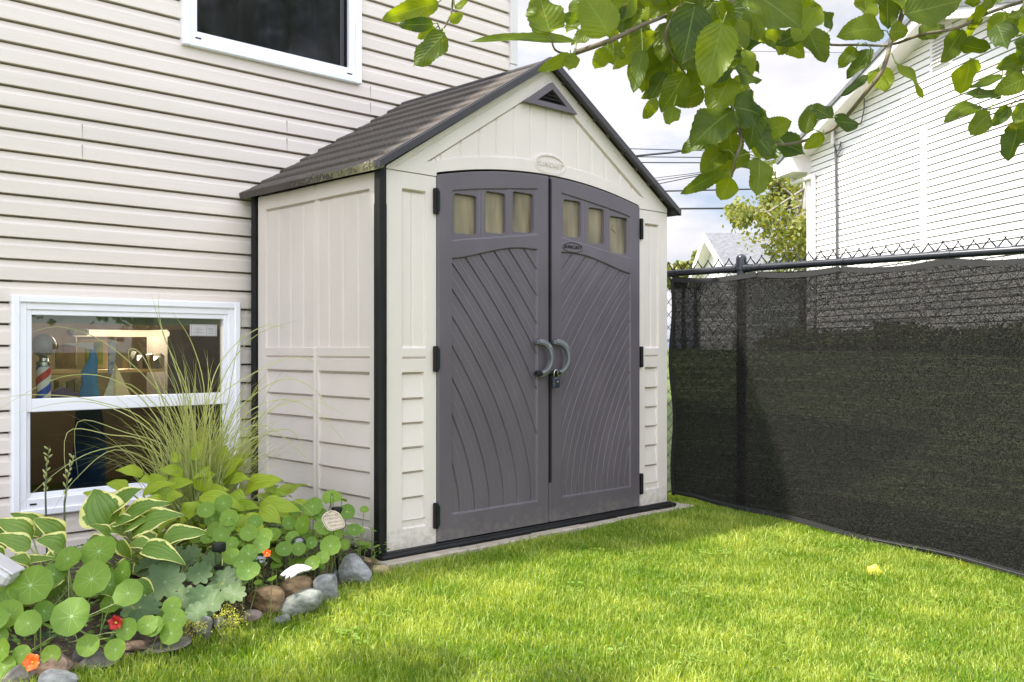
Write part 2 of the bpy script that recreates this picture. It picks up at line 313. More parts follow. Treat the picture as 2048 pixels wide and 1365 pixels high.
# ------------------------------------------------------------------ lawn blades
STONELINE = [G(x, y) for x, y in [(-400, 1460), (60, 1372), (150, 1345), (300, 1308), (400, 1275), (480, 1250), (560, 1225), (640, 1195), (720, 1168), (775, 1148)]]
def lawn():
    rng = np.random.default_rng(3)
    n = 380000
    x = rng.uniform(-2.6, 2.62, n); y = rng.uniform(-3.4, .45, n)
    dx = x-CAM.x; dy = y-CAM.y; f = dx*FW.x+dy*FW.y; l = dx*RT.x+dy*RT.y
    u = l/np.maximum(f, .1); keep = (f > 1.5) & (abs(u) < .62)
    keep &= rng.random(n) < np.clip(1.25-.0*f, 0, 1)
    # keep only the lawn side of the stones and of the paving strip
    sx = np.array([p.x for p in STONELINE]); sy = np.array([p.y for p in STONELINE])
    lim = np.interp(x, sx, sy, right=-.15)
    strip = -.122+.008*np.sin(x*9)+.016*x
    lim = np.where(x > -.06, strip, lim); lim = np.where(x > 2.28, .5, lim)
    keep &= y < lim-.005
    x = x[keep]; y = y[keep]; n = len(x)
    z = -.03+.088*np.minimum(y, 0)
    pat = .5+.5*np.sin(x*3.1+1.7*np.sin(y*2.3))*np.sin(y*2.7+1.1*np.sin(x*1.9))
    h = rng.uniform(.018, .046, n)*(.7+.6*pat); h *= np.where(rng.random(n) < .06, 1.5, 1)
    edge = np.clip(1-(lim[keep]-y)/.06, 0, 1)*(x > -.05)*(x < 2.3); h *= 1-.45*edge*rng.random(n)
    an = rng.uniform(0, 2*np.pi, n); ln = rng.uniform(.15, 1.0, n)*h
    wd = rng.uniform(.0010, .0024, n); yaw = rng.uniform(0, 2*np.pi, n)
    bx = np.cos(yaw)*wd; by = np.sin(yaw)*wd; lx = np.cos(an)*ln; ly = np.sin(an)*ln
    V = np.empty((n, 5, 3), dtype=np.float32)
    V[:, 0] = np.stack([x-bx, y-by, z-.004], 1); V[:, 1] = np.stack([x+bx, y+by, z-.004], 1)
    V[:, 2] = np.stack([x-bx*.8+lx*.35, y-by*.8+ly*.35, z+h*.62], 1); V[:, 3] = np.stack([x+bx*.8+lx*.35, y+by*.8+ly*.35, z+h*.62], 1)
    V[:, 4] = np.stack([x+lx, y+ly, z+h*(1-.25*ln/h)], 1)
    me = bpy.data.meshes.new('lawn_grass'); me.vertices.add(n*5); me.vertices.foreach_set('co', V.ravel())
    base = (np.arange(n)*5)[:, None]; idx = np.concatenate([base+np.array([[0, 1, 3, 2]]), base+np.array([[2, 3, 4]])], 1).astype(np.int32)
    me.loops.add(n*7); me.loops.foreach_set('vertex_index', idx.ravel()); me.polygons.add(n*2)
    st = np.empty((n, 2), dtype=np.int32); st[:, 0] = np.arange(n)*7; st[:, 1] = st[:, 0]+4; me.polygons.foreach_set('loop_start', st.ravel())
    me.update(calc_edges=True)
    p2 = np.sin(x*7.3+2*np.sin(y*5.1))*np.sin(y*8.2+1.5*np.sin(x*4.7))+.5*np.sin(x*17+y*13)
    r = np.clip(.05+.35*pat+.34*p2+(rng.random(n) < .05)*.8+rng.normal(0, .42, n), -.3, 1.5).astype(np.float32)
    a = me.attributes.new('rnd', 'FLOAT', 'POINT'); a.data.foreach_set('value', np.repeat(r, 5)); me.uv_layers.new(name='UVMap')
    me.materials.append(M['lawnblade']); o = bpy.data.objects.new('lawn_grass', me); scn.collection.objects.link(o)
    tag(o, 'bright green mown lawn grass in front of the shed and fence', 'grass', kind='stuff')
lawn()
# ------------------------------------------------------------------ heightfield panels
def relief(fn, u0, u1, lo, hi, du, dv, place):
    nu = int((u1-u0)/du)+2; us = np.linspace(u0, u1, nu)
    hmax = max(hi(u)-lo(u) for u in us); nv = int(hmax/dv)+2; vs = np.linspace(0, 1, nv)
    lo_ = np.array([lo(u) for u in us]); hi_ = np.array([hi(u) for u in us])
    U = np.repeat(us[:, None], nv, 1); Z = lo_[:, None]+(hi_-lo_)[:, None]*vs[None, :]
    H = fn(U, Z); return place(U, Z, H)
def S(a, b, t): q = np.clip((t-a)/(b-a), 0, 1); return q*q*(3-2*q)
def rect(U, Z, x0, x1, z0, z1, e=.004): return S(x0-e, x0+e, U)*(1-S(x1-e, x1+e, U))*S(z0-e, z0+e, Z)*(1-S(z1-e, z1+e, Z))
def groove(U, c, w=.0055): return np.exp(-((U-c)/w)**2)
def lap(Z, edges, d):
    """clapboards: each board leans out to its lower edge"""
    H = np.zeros_like(Z)
    for a, b in zip(edges[:-1], edges[1:]): H = np.where((Z >= a) & (Z < b), d*(1-(Z-a)/(b-a)), H)
    return H
def skirt(mb, P, depth_vec):                # give the panel its thickness all round
    m, n = P.shape[:2]; ring = [P[i, 0] for i in range(m)]+[P[m-1, j] for j in range(1, n)]+[P[i, n-1] for i in range(m-2, -1, -1)]+[P[0, j] for j in range(n-2, 0, -1)]
    ring = ring[::max(1, 1)]; k = len(ring); vs = [tuple(p) for p in ring]+[tuple(p+depth_vec) for p in ring]
    mb.add(vs, [(i, (i+1) % k, (i+1) % k+k, i+k) for i in range(k)])
# ------------------------------------------------------------------ the shed
W = 2.147; EZ = 1.787; D = 1.16; RX = 1.09
shed = thing('garden_shed', 'beige plastic garden shed with grey double doors and brown roof against the house wall', 'shed', (W/2, D/2, 0))
LZ = [.148, .255, .373, .490, .607, .722, .841]
def wall_relief(U, Z, strips, vg, corner=()):
    H = np.zeros_like(U)
    if len(strips) > 1:
        H -= .011*rect(U, Z, strips[0][1], strips[1][0], .961, 1.703)
    for (a, b) in strips:
        up = rect(U, Z, a, b, .961, 1.703, .004 if len(strips) < 2 else .0005); H -= .011*up
        for g in vg: H -= .0075*groove(U, g)*up
        H -= .014*rect(U, Z, a, b, 1.694, 1.702, .002)
        H -= .012*rect(U, Z, a, b, .906, .914, .002)
        low = rect(U, Z, a+.0, b-.012, .15, .841, .003); H += low*(-.016+lap(Z, LZ, .013))
        for zz in LZ[1:]: H -= .012*rect(U, Z, a, b-.012, zz-.008, zz-.001, .0015)
        H -= .008*rect(U, Z, a, b, .11, .146, .003)
    return H
def archz(x): q = (x-RX)/.79; return 1.797+.089*(1-q*q)     # door heads
def rakez(x): return 2.472-.625*abs(x-RX)
# front wall: two flanks, each a part of its own
for x0, x1, a, b, g in ((.0, .311, .107, .245, .172), (1.872, W, 1.932, 2.062, 1.995)):
    mb = MB(); P = relief(lambda U, Z: wall_relief(U, Z, [(a, b)], [g]), x0+.002, x1, lambda u: .012, lambda u: EZ-.004, .004, .004, lambda U, Z, H: np.stack([U, -H, Z], -1))
    mb.grid(P); skirt(mb, P, np.array([0, .05, 0])); mb.build('front_wall_panel', M['putty'], shed)
def gable_lo(x): return archz(x)+.006 if .311 < x < 1.872 else EZ
def gable_h(U, Z):
    q = (U-RX)/.79; ar = 1.797+.089*(1-q*q); at_ = 1.853+.103*(1-((U-RX)/.82)**2)
    rk = 2.472-.625*np.abs(U-RX); inn = (Z < rk-.098-.0) & (Z > at_)
    d = np.minimum(S(0, .006, rk-.098-Z), S(0, .005, Z-at_)); H = -.011*d
    for g in (.345, .477, .6, .721, .847, .969, 1.091, 1.214, 1.336, 1.454, 1.576, 1.701, 1.817): H -= .0075*groove(U, g)*d
    H -= .010*np.exp(-((rk-.098-Z)/.005-1)**2)*d
    e = ((U-1.105)/.118)**2+((Z-1.946)/.053)**2; ring = np.exp(-((e-1)/.16)**2)
    H = np.where(e < 1.25, np.maximum(H, 0), H); H += .0025*ring-.002*(e < .8)
    H -= .004*groove(Z-rk+.03, 0, .003)
    return H
mb = MB(); P = relief(gable_h, .002, W-.002, gable_lo, rakez, .004, .004, lambda U, Z, H: np.stack([U, -.002-H, Z], -1))
mb.grid(P); skirt(mb, P, np.array([0, .05, 0])); mb.build('gable', M['putty'], shed)
# side walls
def bow(Y): return .012*np.sin(np.pi*np.clip((Y-.02)/.56, 0, 1))-.010*np.sin(np.pi*np.clip((Y-.58)/.56, 0, 1))
def side_h(U, Z):
    H = wall_relief(U, Z, [(.113, .556), (.60, 1.062)], [.214, .339, .461, .578, .703, .824, .944])
    H -= .006*groove(U, .577, .004)
    H += .35*bow(U)*np.clip(Z/1.78, 0, 1)
    return H
for name, xx, sg in (('side_wall', 0., -1), ('side_wall', W, 1)):
    mb = MB(); P = relief(side_h, .03, 1.14, lambda u: .012, lambda u: EZ-.01, .004 if sg < 0 else .02, .004 if sg < 0 else .02, lambda U, Z, H: np.stack([xx+sg*H, U, Z], -1))
    mb.grid(P); skirt(mb, P, np.array([-sg*.04, 0, 0])); mb.build(name, M['putty'], shed)
mb = MB(); mb.box(.02, W-.02, D-.03, D, .01, EZ); mb.build('back_wall', M['putty'], shed)
for cx, cy in ((-.012, .0), (W+.006, .03), (.0, D), (W, D)):
    mb = MB(); r = .026 if cy < .01 else .02
    sides = [(cx+r*math.copysign(abs(math.cos(t))**.6, math.cos(t)), cy+.012+r*math.copysign(abs(math.sin(t))**.6, math.sin(t))) for t in np.linspace(0, 2*math.pi, 17)[:-1]]
    mb.prism(sides, lambda a, b: (a, b, .0), lambda a, b: (a, b, 1.62)); mb.prism([(cx+(a-cx)*.94, cy+.012+(b-cy-.012)*.94) for a, b in sides], lambda a, b: (a, b, 1.62), lambda a, b: (a, b, EZ+.01)); mb.build('corner_post', M['black_plastic'], shed, True, 30)
mb = MB(); mb.box(-.05, W+.03, -.055, D, -.013, .010, .008); mb.box(-.03, W+.01, -.03, D-.01, .004, .016, .004); mb.build('base', M['black_plastic'], shed)
mb = MB(); mb.box(.33, 1.85, .030, .036, .015, 1.78); mb.build('door_stop', M['black_plastic'], shed)
# roof: two slopes with overlapping shingle courses
RR = 1.07; EX = -.055; SL = .618; ncrs = 9
run = RR-EX
def roof_side(sg):
    ns = 270; nyy = 150; ss = np.linspace(0, 1, ns); ys = np.linspace(-.048, 1.235, nyy); Sg, Yg = np.meshgrid(ss, ys, indexing='ij')
    c = Sg*ncrs; k = np.floor(c); fr = c-k; st = np.round(np.sin(np.floor(Yg*5.2+k*.37)*12.9898+k*4.1)*.5+.5)
    c2 = c+.05*st*(k > 0); fr = c2-np.floor(c2)
    H = .013*(1-fr)-.019*S(.915, .93, fr)*(1-S(.985, .994, fr))*S(-.035, -.02, Yg)
    slot = np.abs(((Yg*5.2+k*.37) % 1)-.5); H -= .0035*np.exp(-((.5-slot)/.02)**2)
    H += .0012*np.sin(Yg*160+3*np.sin(Sg*50))
    X = RR-sg*(run*(1-Sg)+.0); Z = 2.492-SL*run*(1-Sg)+H
    P = np.stack([X, Yg, Z], -1); mb = MB(); mb.grid(P); skirt(mb, P, np.array([0, 0, -.022])); return mb
for sg in (1, -1):
    mb = roof_side(sg); o = mb.build('roof_slope', M['roof'], shed)
    ex = RR-sg*run; ez = 2.492-SL*run
    f = MB(); f.prism([(ex-sg*.008, ez+.008), (ex+sg*.02, ez+.022), (ex+sg*.02, ez-.016), (ex-sg*.002, ez-.026)], lambda a, b: (a, -.050, b), lambda a, b: (a, 1.24, b)); f.build('eave_fascia', M['mossy'] if sg > 0 else M['rooftrim'], o)
    if sg > 0:
        g = MB(); rr = random.Random(5)
        for i in range(160):
            yy = -.055+.75*rr.random()**1.5; zz = ez-.02+rr.random()*.04; q = .002+.004*rr.random()
            xo = ex-sg*(.012-.010*max(0, (ez+.016-zz)/.06))-sg*.001
            g.add([(xo+rr.uniform(-q, q)*.6, yy+rr.uniform(-q, q)*2, zz+rr.uniform(-q, q)) for _ in range(5)], [(0, 1, 2), (0, 2, 3), (1, 3, 4), (0, 4, 2)])
        for i in range(120):
            k = rr.choice((0, 1, 1, 2)); s_ = k/ncrs; yy = -.05+.5*rr.random()**1.3; xo = RR-run*(1-s_); zz = 2.492-SL*run*(1-s_)+rr.uniform(.001, .018); q = .005
            g.add([(xo-.002+rr.uniform(-q, q)*.5, yy+rr.uniform(-q, q)*2, zz+rr.uniform(-q, q)*.5) for _ in range(4)], [(0, 1, 2), (0, 2, 3), (1, 3, 2)])
        g.build('moss', M['moss'], o)
    t = MB(); x0 = RR-sg*(run+.015)
    for y0, y1, dz, th in ((-.062, -.042, .006, .030), (-.044, -.015, .010, .018)):
        t.prism([(RR, 2.492+dz+.012), (x0, 2.492-SL*(run+.015)+dz+.012), (x0, 2.492-SL*(run+.015)+dz-th*.75), (RR, 2.492+dz-th)], lambda a, b: (a, y0, b), lambda a, b: (a, y1, b))
    t.build('rake_trim', M['rooftrim'], o)
mb = MB(); mb.tube([(RR, -.064, 2.476), (RR, 0, 2.478), (RR, 1.238, 2.478)], .026, 12); mb.build('ridge_cap', M['rooftrim'], shed, True, 40)
# gable vent
mb = MB(); tri = [(1.099, 2.385), (.888, 2.246), (1.300, 2.246)]; inn = [(1.099, 2.348), (.985, 2.272), (1.212, 2.272)]
vs = []
for y in (-.028, .0):
    vs += [(a, y, b) for a, b in tri]+[(a, y, b) for a, b in inn]
mb.add(vs, [(0, 1, 4, 3), (1, 2, 5, 4), (2, 0, 3, 5), (0, 6, 7, 1), (1, 7, 8, 2), (2, 8, 6, 0), (3, 4, 10, 9), (4, 5, 11, 10), (5, 3, 9, 11)])
vent = mb.build('gable_vent', M['charcoal'], shed)
mb = MB()
for z in (2.280, 2.300, 2.320, 2.338):
    hw = (2.352-z)*1.5; mb.add([(1.099-hw, -.022, z-.008), (1.099+hw, -.022, z-.008), (1.099+hw, -.004, z+.008), (1.099-hw, -.004, z+.008)], [(0, 1, 2, 3)])
mb.add([(.99, -.001, 2.272), (1.21, -.001, 2.272), (1.099, -.001, 2.348)], [(0, 1, 2)])
mb.build('louvre', M['rooftrim'], vent)
def text(body, name, mat, parent, loc, rot, size, ext, sx=1.0, shear=0.):
    cu = bpy.data.curves.new(name, 'FONT'); cu.body = body; cu.size = size; cu.extrude = ext; cu.align_x = 'CENTER'; cu.align_y = 'CENTER'; cu.shear = shear; cu.space_character = 1.15
    to = bpy.data.objects.new(name, cu); scn.collection.objects.link(to); dg = bpy.context.evaluated_depsgraph_get(); me = bpy.data.meshes.new_from_object(to.evaluated_get(dg)); bpy.data.objects.remove(to)
    me.transform(Matrix.Translation(loc) @ rot @ Matrix.Diagonal((sx, 1, 1, 1))); me.materials.clear(); me.materials.append(mat)
    o = bpy.data.objects.new(name, me); scn.collection.objects.link(o)
    if parent is not None:
        o.parent = parent
        if parent.type == 'EMPTY': o.matrix_parent_inverse = Matrix.Translation(-parent.location)
    return o
RX90 = Matrix.Rotation(R(90), 4, 'X')
def oval(c, a, b, y, r):
    return [(c[0]+a*math.cos(t), y, c[1]+b*math.sin(t)) for t in np.linspace(0, 2*math.pi, 33)]
mb = MB(); mb.tube(oval((1.105, 1.946), .112, .046, -.0035, 0), .0016, 6, False); bd = mb.build('badge', M['putty'], shed, True)
text('SUNCAST', 'badge_lettering', M['putty'], bd, (1.105, -.005, 1.946), RX90, .036, .0014, 1.15, .25)
# doors
WINS = {1: [(.421, .566, 1.525, 1.714), (.631, .764, 1.545, 1.748), (.821, .969, 1.565, 1.768)], -1: [(1.206, 1.345, 1.571, 1.768), (1.412, 1.541, 1.550, 1.745), (1.598, 1.752, 1.507, 1.714)]}
def door_h(side):
    def f(U, Z):
        u = (U-.313) if side > 0 else (1.868-U)         # distance from the hinge edge
        q = (U-RX)/.79; ar = 1.797+.089*(1-q*q)
        H = -.010*(1-S(0, .010, ar-Z))-.008*(1-S(0, .008, u))-.008*(1-S(0, .008, .775-u))
        top = 1.395+.085*S(0, 1, np.clip((u-.09)/.5, 0, 1))**.75
        pan = S(.086, .094, u)*(1-S(.678, .686, u))*S(.142, .150, Z)*(1-S(-.004, .004, Z-top))
        dz_ = np.maximum(Z-.148, 0); wv = (u+.564*dz_**1.65)/(1+.15*dz_); fr = ((wv-.194)/.10) % 1
        wood = .00045*np.sin((wv*420+6*np.sin(Z*3.3+wv*14)+3*np.sin(Z*11+wv*31)))*(.35+.65*(np.sin(np.floor((wv-.194)/.10)*2.4+.6) > -.2))
        gr = -.009*np.exp(-((fr-.5)/.032)**2)+.0012*np.exp(-((fr-.58)/.035)**2)
        H = H*(1-pan)+pan*(-.009+gr+wood+.002*(fr-.5))
        zt = 1.728+.078*np.clip((u-.09)/.6, 0, 1)**.8; zb = 1.480+.078*np.clip((u-.09)/.6, 0, 1)
        wg = S(.088, .094, u)*(1-S(.680, .688, u))*S(0, .007, zt-Z)*S(0, .007, Z-zb); H -= .006*wg
        for (a, b, c, d) in WINS[side]:
            e1 = np.exp(-((U-(a-.022))/.004)**2)+np.exp(-((U-(b+.022))/.004)**2)
            H += .003*wg*e1
            rr = .014; dx = np.maximum(np.maximum(a+rr-U, U-(b-rr)), 0); dz = np.maximum(np.maximum(c+rr-Z, Z-(d-rr)), 0); dd = rr-np.sqrt(dx*dx+dz*dz)
            H -= .030*S(-.003, .004, dd)
        if side < 0:
            e = ((U-1.272)/.082)**2+((Z-1.512)/.026)**2; H += .0025*np.exp(-((e-1)/.12)**2)
        return H
    return f
for side, a, b in ((1, .313, 1.084), (-1, 1.098, 1.868)):
    mb = MB(); P = relief(door_h(side), a, b, lambda u: .022, lambda u: archz(u)-.006, .0035, .0035, lambda U, Z, H: np.stack([U, -.014-H, Z], -1))
    mb.grid(P); skirt(mb, P, np.array([0, .02, 0])); dr = mb.build('door', M['charcoal'], shed)
    for i, (x0, x1, z0, z1) in enumerate(WINS[side]):
        g = MB(); g.box(x0+.001, x1-.001, .0105, .0125, z0+.001, z1-.001); pa = g.build('window_pane', M['bag'], dr)
        if side < 0 and i == 2: g.box(1.64, 1.675, .0075, .0100, 1.635, 1.67, 0, Matrix.Translation((1.655, 0, 1.655)) @ Matrix.Rotation(R(30), 4, 'Y') @ Matrix.Translation((-1.655, 0, -1.655))); bpy.data.objects.remove(pa); pa = g.build('window_pane', M['bag'], dr); pa['label'] = 'pane with a dark square patch behind it'
    if side < 0:
        bd = MB(); bd.tube(oval((1.272, 1.512), .082, .026, -.0165, 0), .0015, 6, False); bo = bd.build('badge', M['rooftrim'], dr, True)
        text('SUNCAST', 'badge_lettering', M['black_plastic'], bo, (1.272, -.0165, 1.512), RX90, .027, .001, 1.1, .25)
        s = MB(); s.box(1.0855, 1.0975, -.024, .004, .235, 1.868, .003); s.build('astragal', M['black_plastic'], dr); s = MB(); s.box(1.0855, 1.0975, -.020, .004, .024, .232, .003); s.build('edge_strip', M['charcoal'], dr)
    # handle: a D of flat bar standing off the door
    hx = .985 if side > 0 else 1.118
    h = MB(); pts = []
    for t in np.linspace(0, 1, 15):
        an = -math.pi/2+math.pi*t; pts.append((hx+.072*math.cos(an)**.8 if math.cos(an) > 0 else hx, -.030-.030*math.cos(an), .905-.086*math.sin(an)*-1))
    vs = []; fs = []
    for i, (x, y, z) in enumerate(pts):
        an = -math.pi/2+math.pi*i/14; nx, nz = math.cos(an), math.sin(an); wdt = .0155; th = .011
        for (o1, o2) in ((-wdt, -th), (-wdt*.3, -th*1.5), (wdt, -th*.9), (wdt, th), (-wdt, th)): vs.append((x+nx*o1, y+o2, z+nz*o1))
    for i in range(14):
        for k in range(5): k2 = (k+1) % 5; fs.append((i*5+k, i*5+k2, (i+1)*5+k2, (i+1)*5+k))
    fs += [(0, 1, 2, 3, 4), (70, 74, 73, 72, 71)]
    h.add(vs, fs); h.box(hx-.018, hx+.012, -.045, -.013, .975, 1.000, .005); h.box(hx-.015, hx+.010, -.040, -.013, .806, .832, .006)
    h.build('handle', M['handlemat'], dr, True, 35)
    h2 = MB(); h2.box(hx-.018, hx+.056, -.050, -.013, .808, .838, .008); h2.build('latch', M['black_plastic'], dr)
    if side > 0: h = MB(); h.box(1.035, 1.165, -.052, -.040, .815, .832, .004); h.build('hasp', M['black_plastic'], dr)
    xh = .300 if side > 0 else 1.880
    for zc in (1.665, .905, .150):
        h = MB(); h.box(xh-.012, xh+.012, -.022, -.001, zc-.062, zc+.062, .004); h.tube([(xh+.006*side, -.022, zc-.048), (xh+.006*side, -.022, zc+.048)], .009, 8); h.build('hinge', M['black_plastic'], dr)
# padlock hangs from the hasp
pl = thing('padlock', 'small black padlock hanging between the two door handles', 'padlock', (1.095, -.052, .745))
mb = MB(); mb.box(1.070, 1.120, -.066, -.042, .745, .800, .006); mb.build('lock_body', M['lockbody'], pl)
mb = MB(); mb.tube([(1.080, -.054, .798), (1.080, -.056, .825)]+[(1.095+.015*math.cos(t), -.056, .825+.015*math.sin(t)) for t in np.linspace(math.pi, 0, 7)]+[(1.110, -.054, .798)], .0035, 7); mb.build('shackle', M['steel'], pl, True)
mb = MB(); mb.lathe((1.100, -.066, .775), [(.008, 0), (.008, .002), (.004, .003)], 14, Vector((0, -1, 0))); mb.build('keyhole_disc', M['steel'], pl)
# ------------------------------------------------------------------ paving strip under the shed
PY = 1
xs = [-.075, .42, .90, 1.30, 1.60, 1.98, 2.31]
for i in range(6):
    mb = MB(); a = xs[i]; b = xs[i+1]; y0 = -.118+.035*(a/2.3); mb.box(a+.003, b-.004, y0-(.005 if i % 2 else 0), .3, -.085, -.010-(.003 if i % 2 else 0), .006)
    lab = ['first pale concrete paver from the left, under the shed corner post', 'second pale concrete paver from the left below the left door', 'third paver from the left below the gap between the doors', 'short pale paver below the right door, fourth from the left', 'fifth paver from the left, below the right door hinge', 'rightmost pale paver sticking out past the shed towards the fence'][i]
    o = centre(mb.build('paver', M['concrete'])); tag(o, lab, 'paver', 'pavers along the front of the shed')
# ------------------------------------------------------------------ our house
HYW = 1.25; CZ = .1007; HX1 = 2.045
house = thing('house', 'house wall of beige horizontal vinyl siding behind the shed', 'house', (0, HYW, -.1))
holes = [(-1.19, -.10, .205, 1.165), (-.365, .705, 2.57, 3.72)]
def siding_rows(z0, z1, base, e, prof):
    rows = []; k = math.floor((z0-base)/e)
    while base+k*e < z1:
        for (dz, y) in prof: rows.append((base+(k+dz)*e, y))
        k += 1
    return [r for r in rows if z0-1e-6 <= r[0] <= z1+1e-6]
prof = [(0.0, -.015), (.02, -.0165), (.60, -.0125), (.71, -.006), (.83, -.003), (.905, -.002), (.91, .04), (.99, .04)]
def siding_wall(x0, x1, z0, z1, base, e, holes, place, prof=prof):
    mb = MB(); rows = siding_rows(z0, z1, base, e, prof); extra = []
    for h in holes: extra += [h[2], h[3]]
    for zz in extra:
        for i in range(len(rows)-1):
            if rows[i][0] < zz < rows[i+1][0]: t = (zz-rows[i][0])/(rows[i+1][0]-rows[i][0]); rows.insert(i+1, (zz, rows[i][1]+t*(rows[i+1][1]-rows[i][1]))); break
    xs = sorted(set([x0, x1]+[h[0] for h in holes]+[h[1] for h in holes]))
    for i in range(len(rows)-1):
        (za, ya), (zb, yb) = rows[i], rows[i+1]; zm = (za+zb)/2
        for a, b in zip(xs[:-1], xs[1:]):
            xm = (a+b)/2
            if any(h[0] < xm < h[1] and h[2] < zm < h[3] for h in holes): continue
            mb.add([place(a, ya, za), place(b, ya, za), place(b, yb, zb), place(a, yb, zb)], [(0, 1, 2, 3)])
    return mb
mb = siding_wall(-7, HX1-.02, -.30, 5.1, .0655, CZ, holes, lambda x, y, z: (x, HYW+y, z)); mb.build('siding', M['siding'], house)
MBJ = 1     # lap joints between lengths of siding
for (px, k) in ((162, 240), (162, 280), (571, 262), (571, 292), (738, 175), (738, 210)):
    p = onY(px, k, HYW); k0 = math.floor((p.z-.0655)/CZ); mb = MB(); mb.box(p.x, p.x+.0012, HYW-.0172, HYW-.010, .0655+k0*CZ+.003, .0655+(k0+.7)*CZ); mb.build('siding_joint', M['joint'], house)
mb = MB(); mb.box(HX1-.05, HX1+.02, HYW-.026, HYW+.06, -.30, 2.93, .004); mb.box(HX1-.05, HX1+.021, HYW-.0275, HYW+.06, 2.933, 5.1, .004); mb.build('corner_board', M['siding_trim'], house)
mb = MB()     # hidden shell: back and side walls, ceiling
mb.box(HX1-.03, HX1-.01, HYW+.03, HYW+7, -.3, 5.1); mb.box(-7, HX1-.03, HYW+7, HYW+7.1, -.3, 5.1); mb.box(-7.1, -7, HYW, HYW+7.1, -.3, 5.1); mb.build('side_wall', M['siding_trim'], house)
mb = MB(); mb.box(-7.3, HX1+.30, HYW-.28, HYW+7.4, 5.08, 5.22, .01); mb.prism([(HYW-.30, 5.2), (HYW+7.4, 5.2), (HYW+3.5, 6.6)], lambda a, b: (-7.3, a, b+.023), lambda a, b: (HX1+.3, a, b+.023)); mb.build('roof', M['shingle'], house)
# windows
def frame_box(mb, x0, x1, z0, z1, t, y0, y1, b=.004, tb=None, tt=None):
    tb = tb or t; tt = tt or t
    mb.box(x0, x0+t, y0, y1, z0, z1, b); mb.box(x1-t, x1, y0, y1, z0, z1, b)
    mb.box(x0+t-.001, x1-t+.001, y0+.0015, y1-.0015, z0, z0+tb, b); mb.box(x0+t-.001, x1-t+.001, y0+.0015, y1-.0015, z1-tt, z1, b)
# basement window
mb = MB(); frame_box(mb, -1.225, -.065, .165, 1.205, .036, HYW-.042, HYW+.02, .006)
frame_box(mb, -1.191, -.099, .199, 1.171, .034, HYW-.030, HYW+.03, .004, tb=.05)
wf = mb.build('window_frame', M['vinyl'], house); wf['label'] = 'white basement window frame, low behind the tall grass clump'
mb = MB(); frame_box(mb, -1.159, -.131, .655, 1.139, .026, HYW-.022, HYW+.024, .003, tb=.062); mb.build('upper_sash', M['vinyl'], wf)
mb = MB(); frame_box(mb, -1.159, -.131, .248, .700, .024, HYW-.008, HYW+.036, .003, tt=.03); mb.build('lower_sash', M['vinyl'], wf)
mb = MB(); mb.box(-1.134, -.156, HYW+.004, HYW+.007, .716, 1.114); mb.build('glass_pane', M['glass'], wf)
mb = MB(); mb.box(-1.136, -.154, HYW+.012, HYW+.015, .271, .671); mb.build('insect_screen', M['screenglass'], wf)
mb = MB(); frame_box(mb, -1.136, -.154, .271, .671, .007, HYW+.002, HYW+.010, 0); mb.build('screen_edge', M['black_plastic'], wf)
for zx in (-1.145, ):
    mb = MB(); mb.box(zx, zx+.03, HYW-.0315, HYW-.0295, .218, .226); mb.build('weep_hole', M['black_plastic'], wf)
st = thing('window_sticker', 'white printed sticker in the upper right of the basement window glass', 'sticker', onY(409, 674, HYW))
a = onY(380, 649, HYW-.0); b = onY(434, 673, HYW)
mb = MB(); mb.box(a.x, b.x, HYW-.0005, HYW+.003, b.z, a.z, .001); mb.build('sticker_sheet', M['ceramic'], st)
mb = MB(); y0 = HYW-.0015; y1 = HYW-.0008
w_ = b.x-a.x; h_ = a.z-b.z
for (u0, u1, v0, v1) in ((.04, .96, .93, .955), (.04, .96, .045, .07), (.04, .055, .07, .93), (.945, .96, .07, .93), (.60, .61, .07, .93)): mb.box(a.x+u0*w_, a.x+u1*w_, y0, y1, b.z+v0*h_, b.z+v1*h_)
rr = random.Random(2)
for u0, u1, v in ((.19, .38, .66), (.13, .45, .52), (.22, .34, .39), (.10, .48, .27), (.26, .33, .14), (.65, .87, .66), (.63, .88, .53), (.70, .88, .40), (.67, .90, .21)):
    u = u0
    while u < u1: d = rr.uniform(.012, .022); mb.box(a.x+u*w_, a.x+(u+d)*w_, y0, y1, b.z+v*h_, b.z+(v+rr.uniform(.035, .055))*h_); u += d+.006
mb.build('small_print', M['ink'], st)
# upper window
mb = MB(); frame_box(mb, -.396, .735, 2.545, 3.75, .040, HYW-.045, HYW+.02, .006)
frame_box(mb, -.358, .697, 2.583, 3.71, .045, HYW-.032, HYW+.03, .004, tb=.048)
wf2 = mb.build('window_frame', M['vinyl'], house); wf2['label'] = 'white upper window frame with dark glass, cut by the top of the photo'
mb = MB(); mb.box(-.314, .653, HYW+.004, HYW+.007, 2.628, 3.67); mb.build('glass_pane', M['upglass'], wf2)
mb = MB(); mb.box(.604, .632, HYW-.002, HYW+.003, 2.632, 3.67, .003); frame_box(mb, -.316, .655, 2.627, 3.672, .008, HYW-.006, HYW+.003, 0); mb.build('screen_edge', M['rooftrim'], wf2)
mb = MB()
for zx in (-.325, .635): mb.box(zx, zx+.034, HYW-.0335, HYW-.0315, 2.592, 2.599)
mb.build('weep_hole', M['black_plastic'], wf2)
mb = MB(); mb.box(-.5, .9, HYW+.05, HYW+.06, 2.5, 3.9); refl_ = pm('reflection_sheet', (.015, .015, .02), .9, .5, 3, (2.5, 1, 1.2), col2=(.75, .75, .85), detail=3)  # pale blotches painted on a sheet behind the pane imitate reflections in the glass
P = np.array([[(x, HYW+.10+.025*math.sin(x*38)+.01*math.sin(x*90+z*3), z) for z in np.linspace(2.5, 3.9, 12)] for x in np.linspace(-.5, .9, 120)]); mb = MB(); mb.grid(P); mb.build('reflection_sheet', refl_, wf2, True)
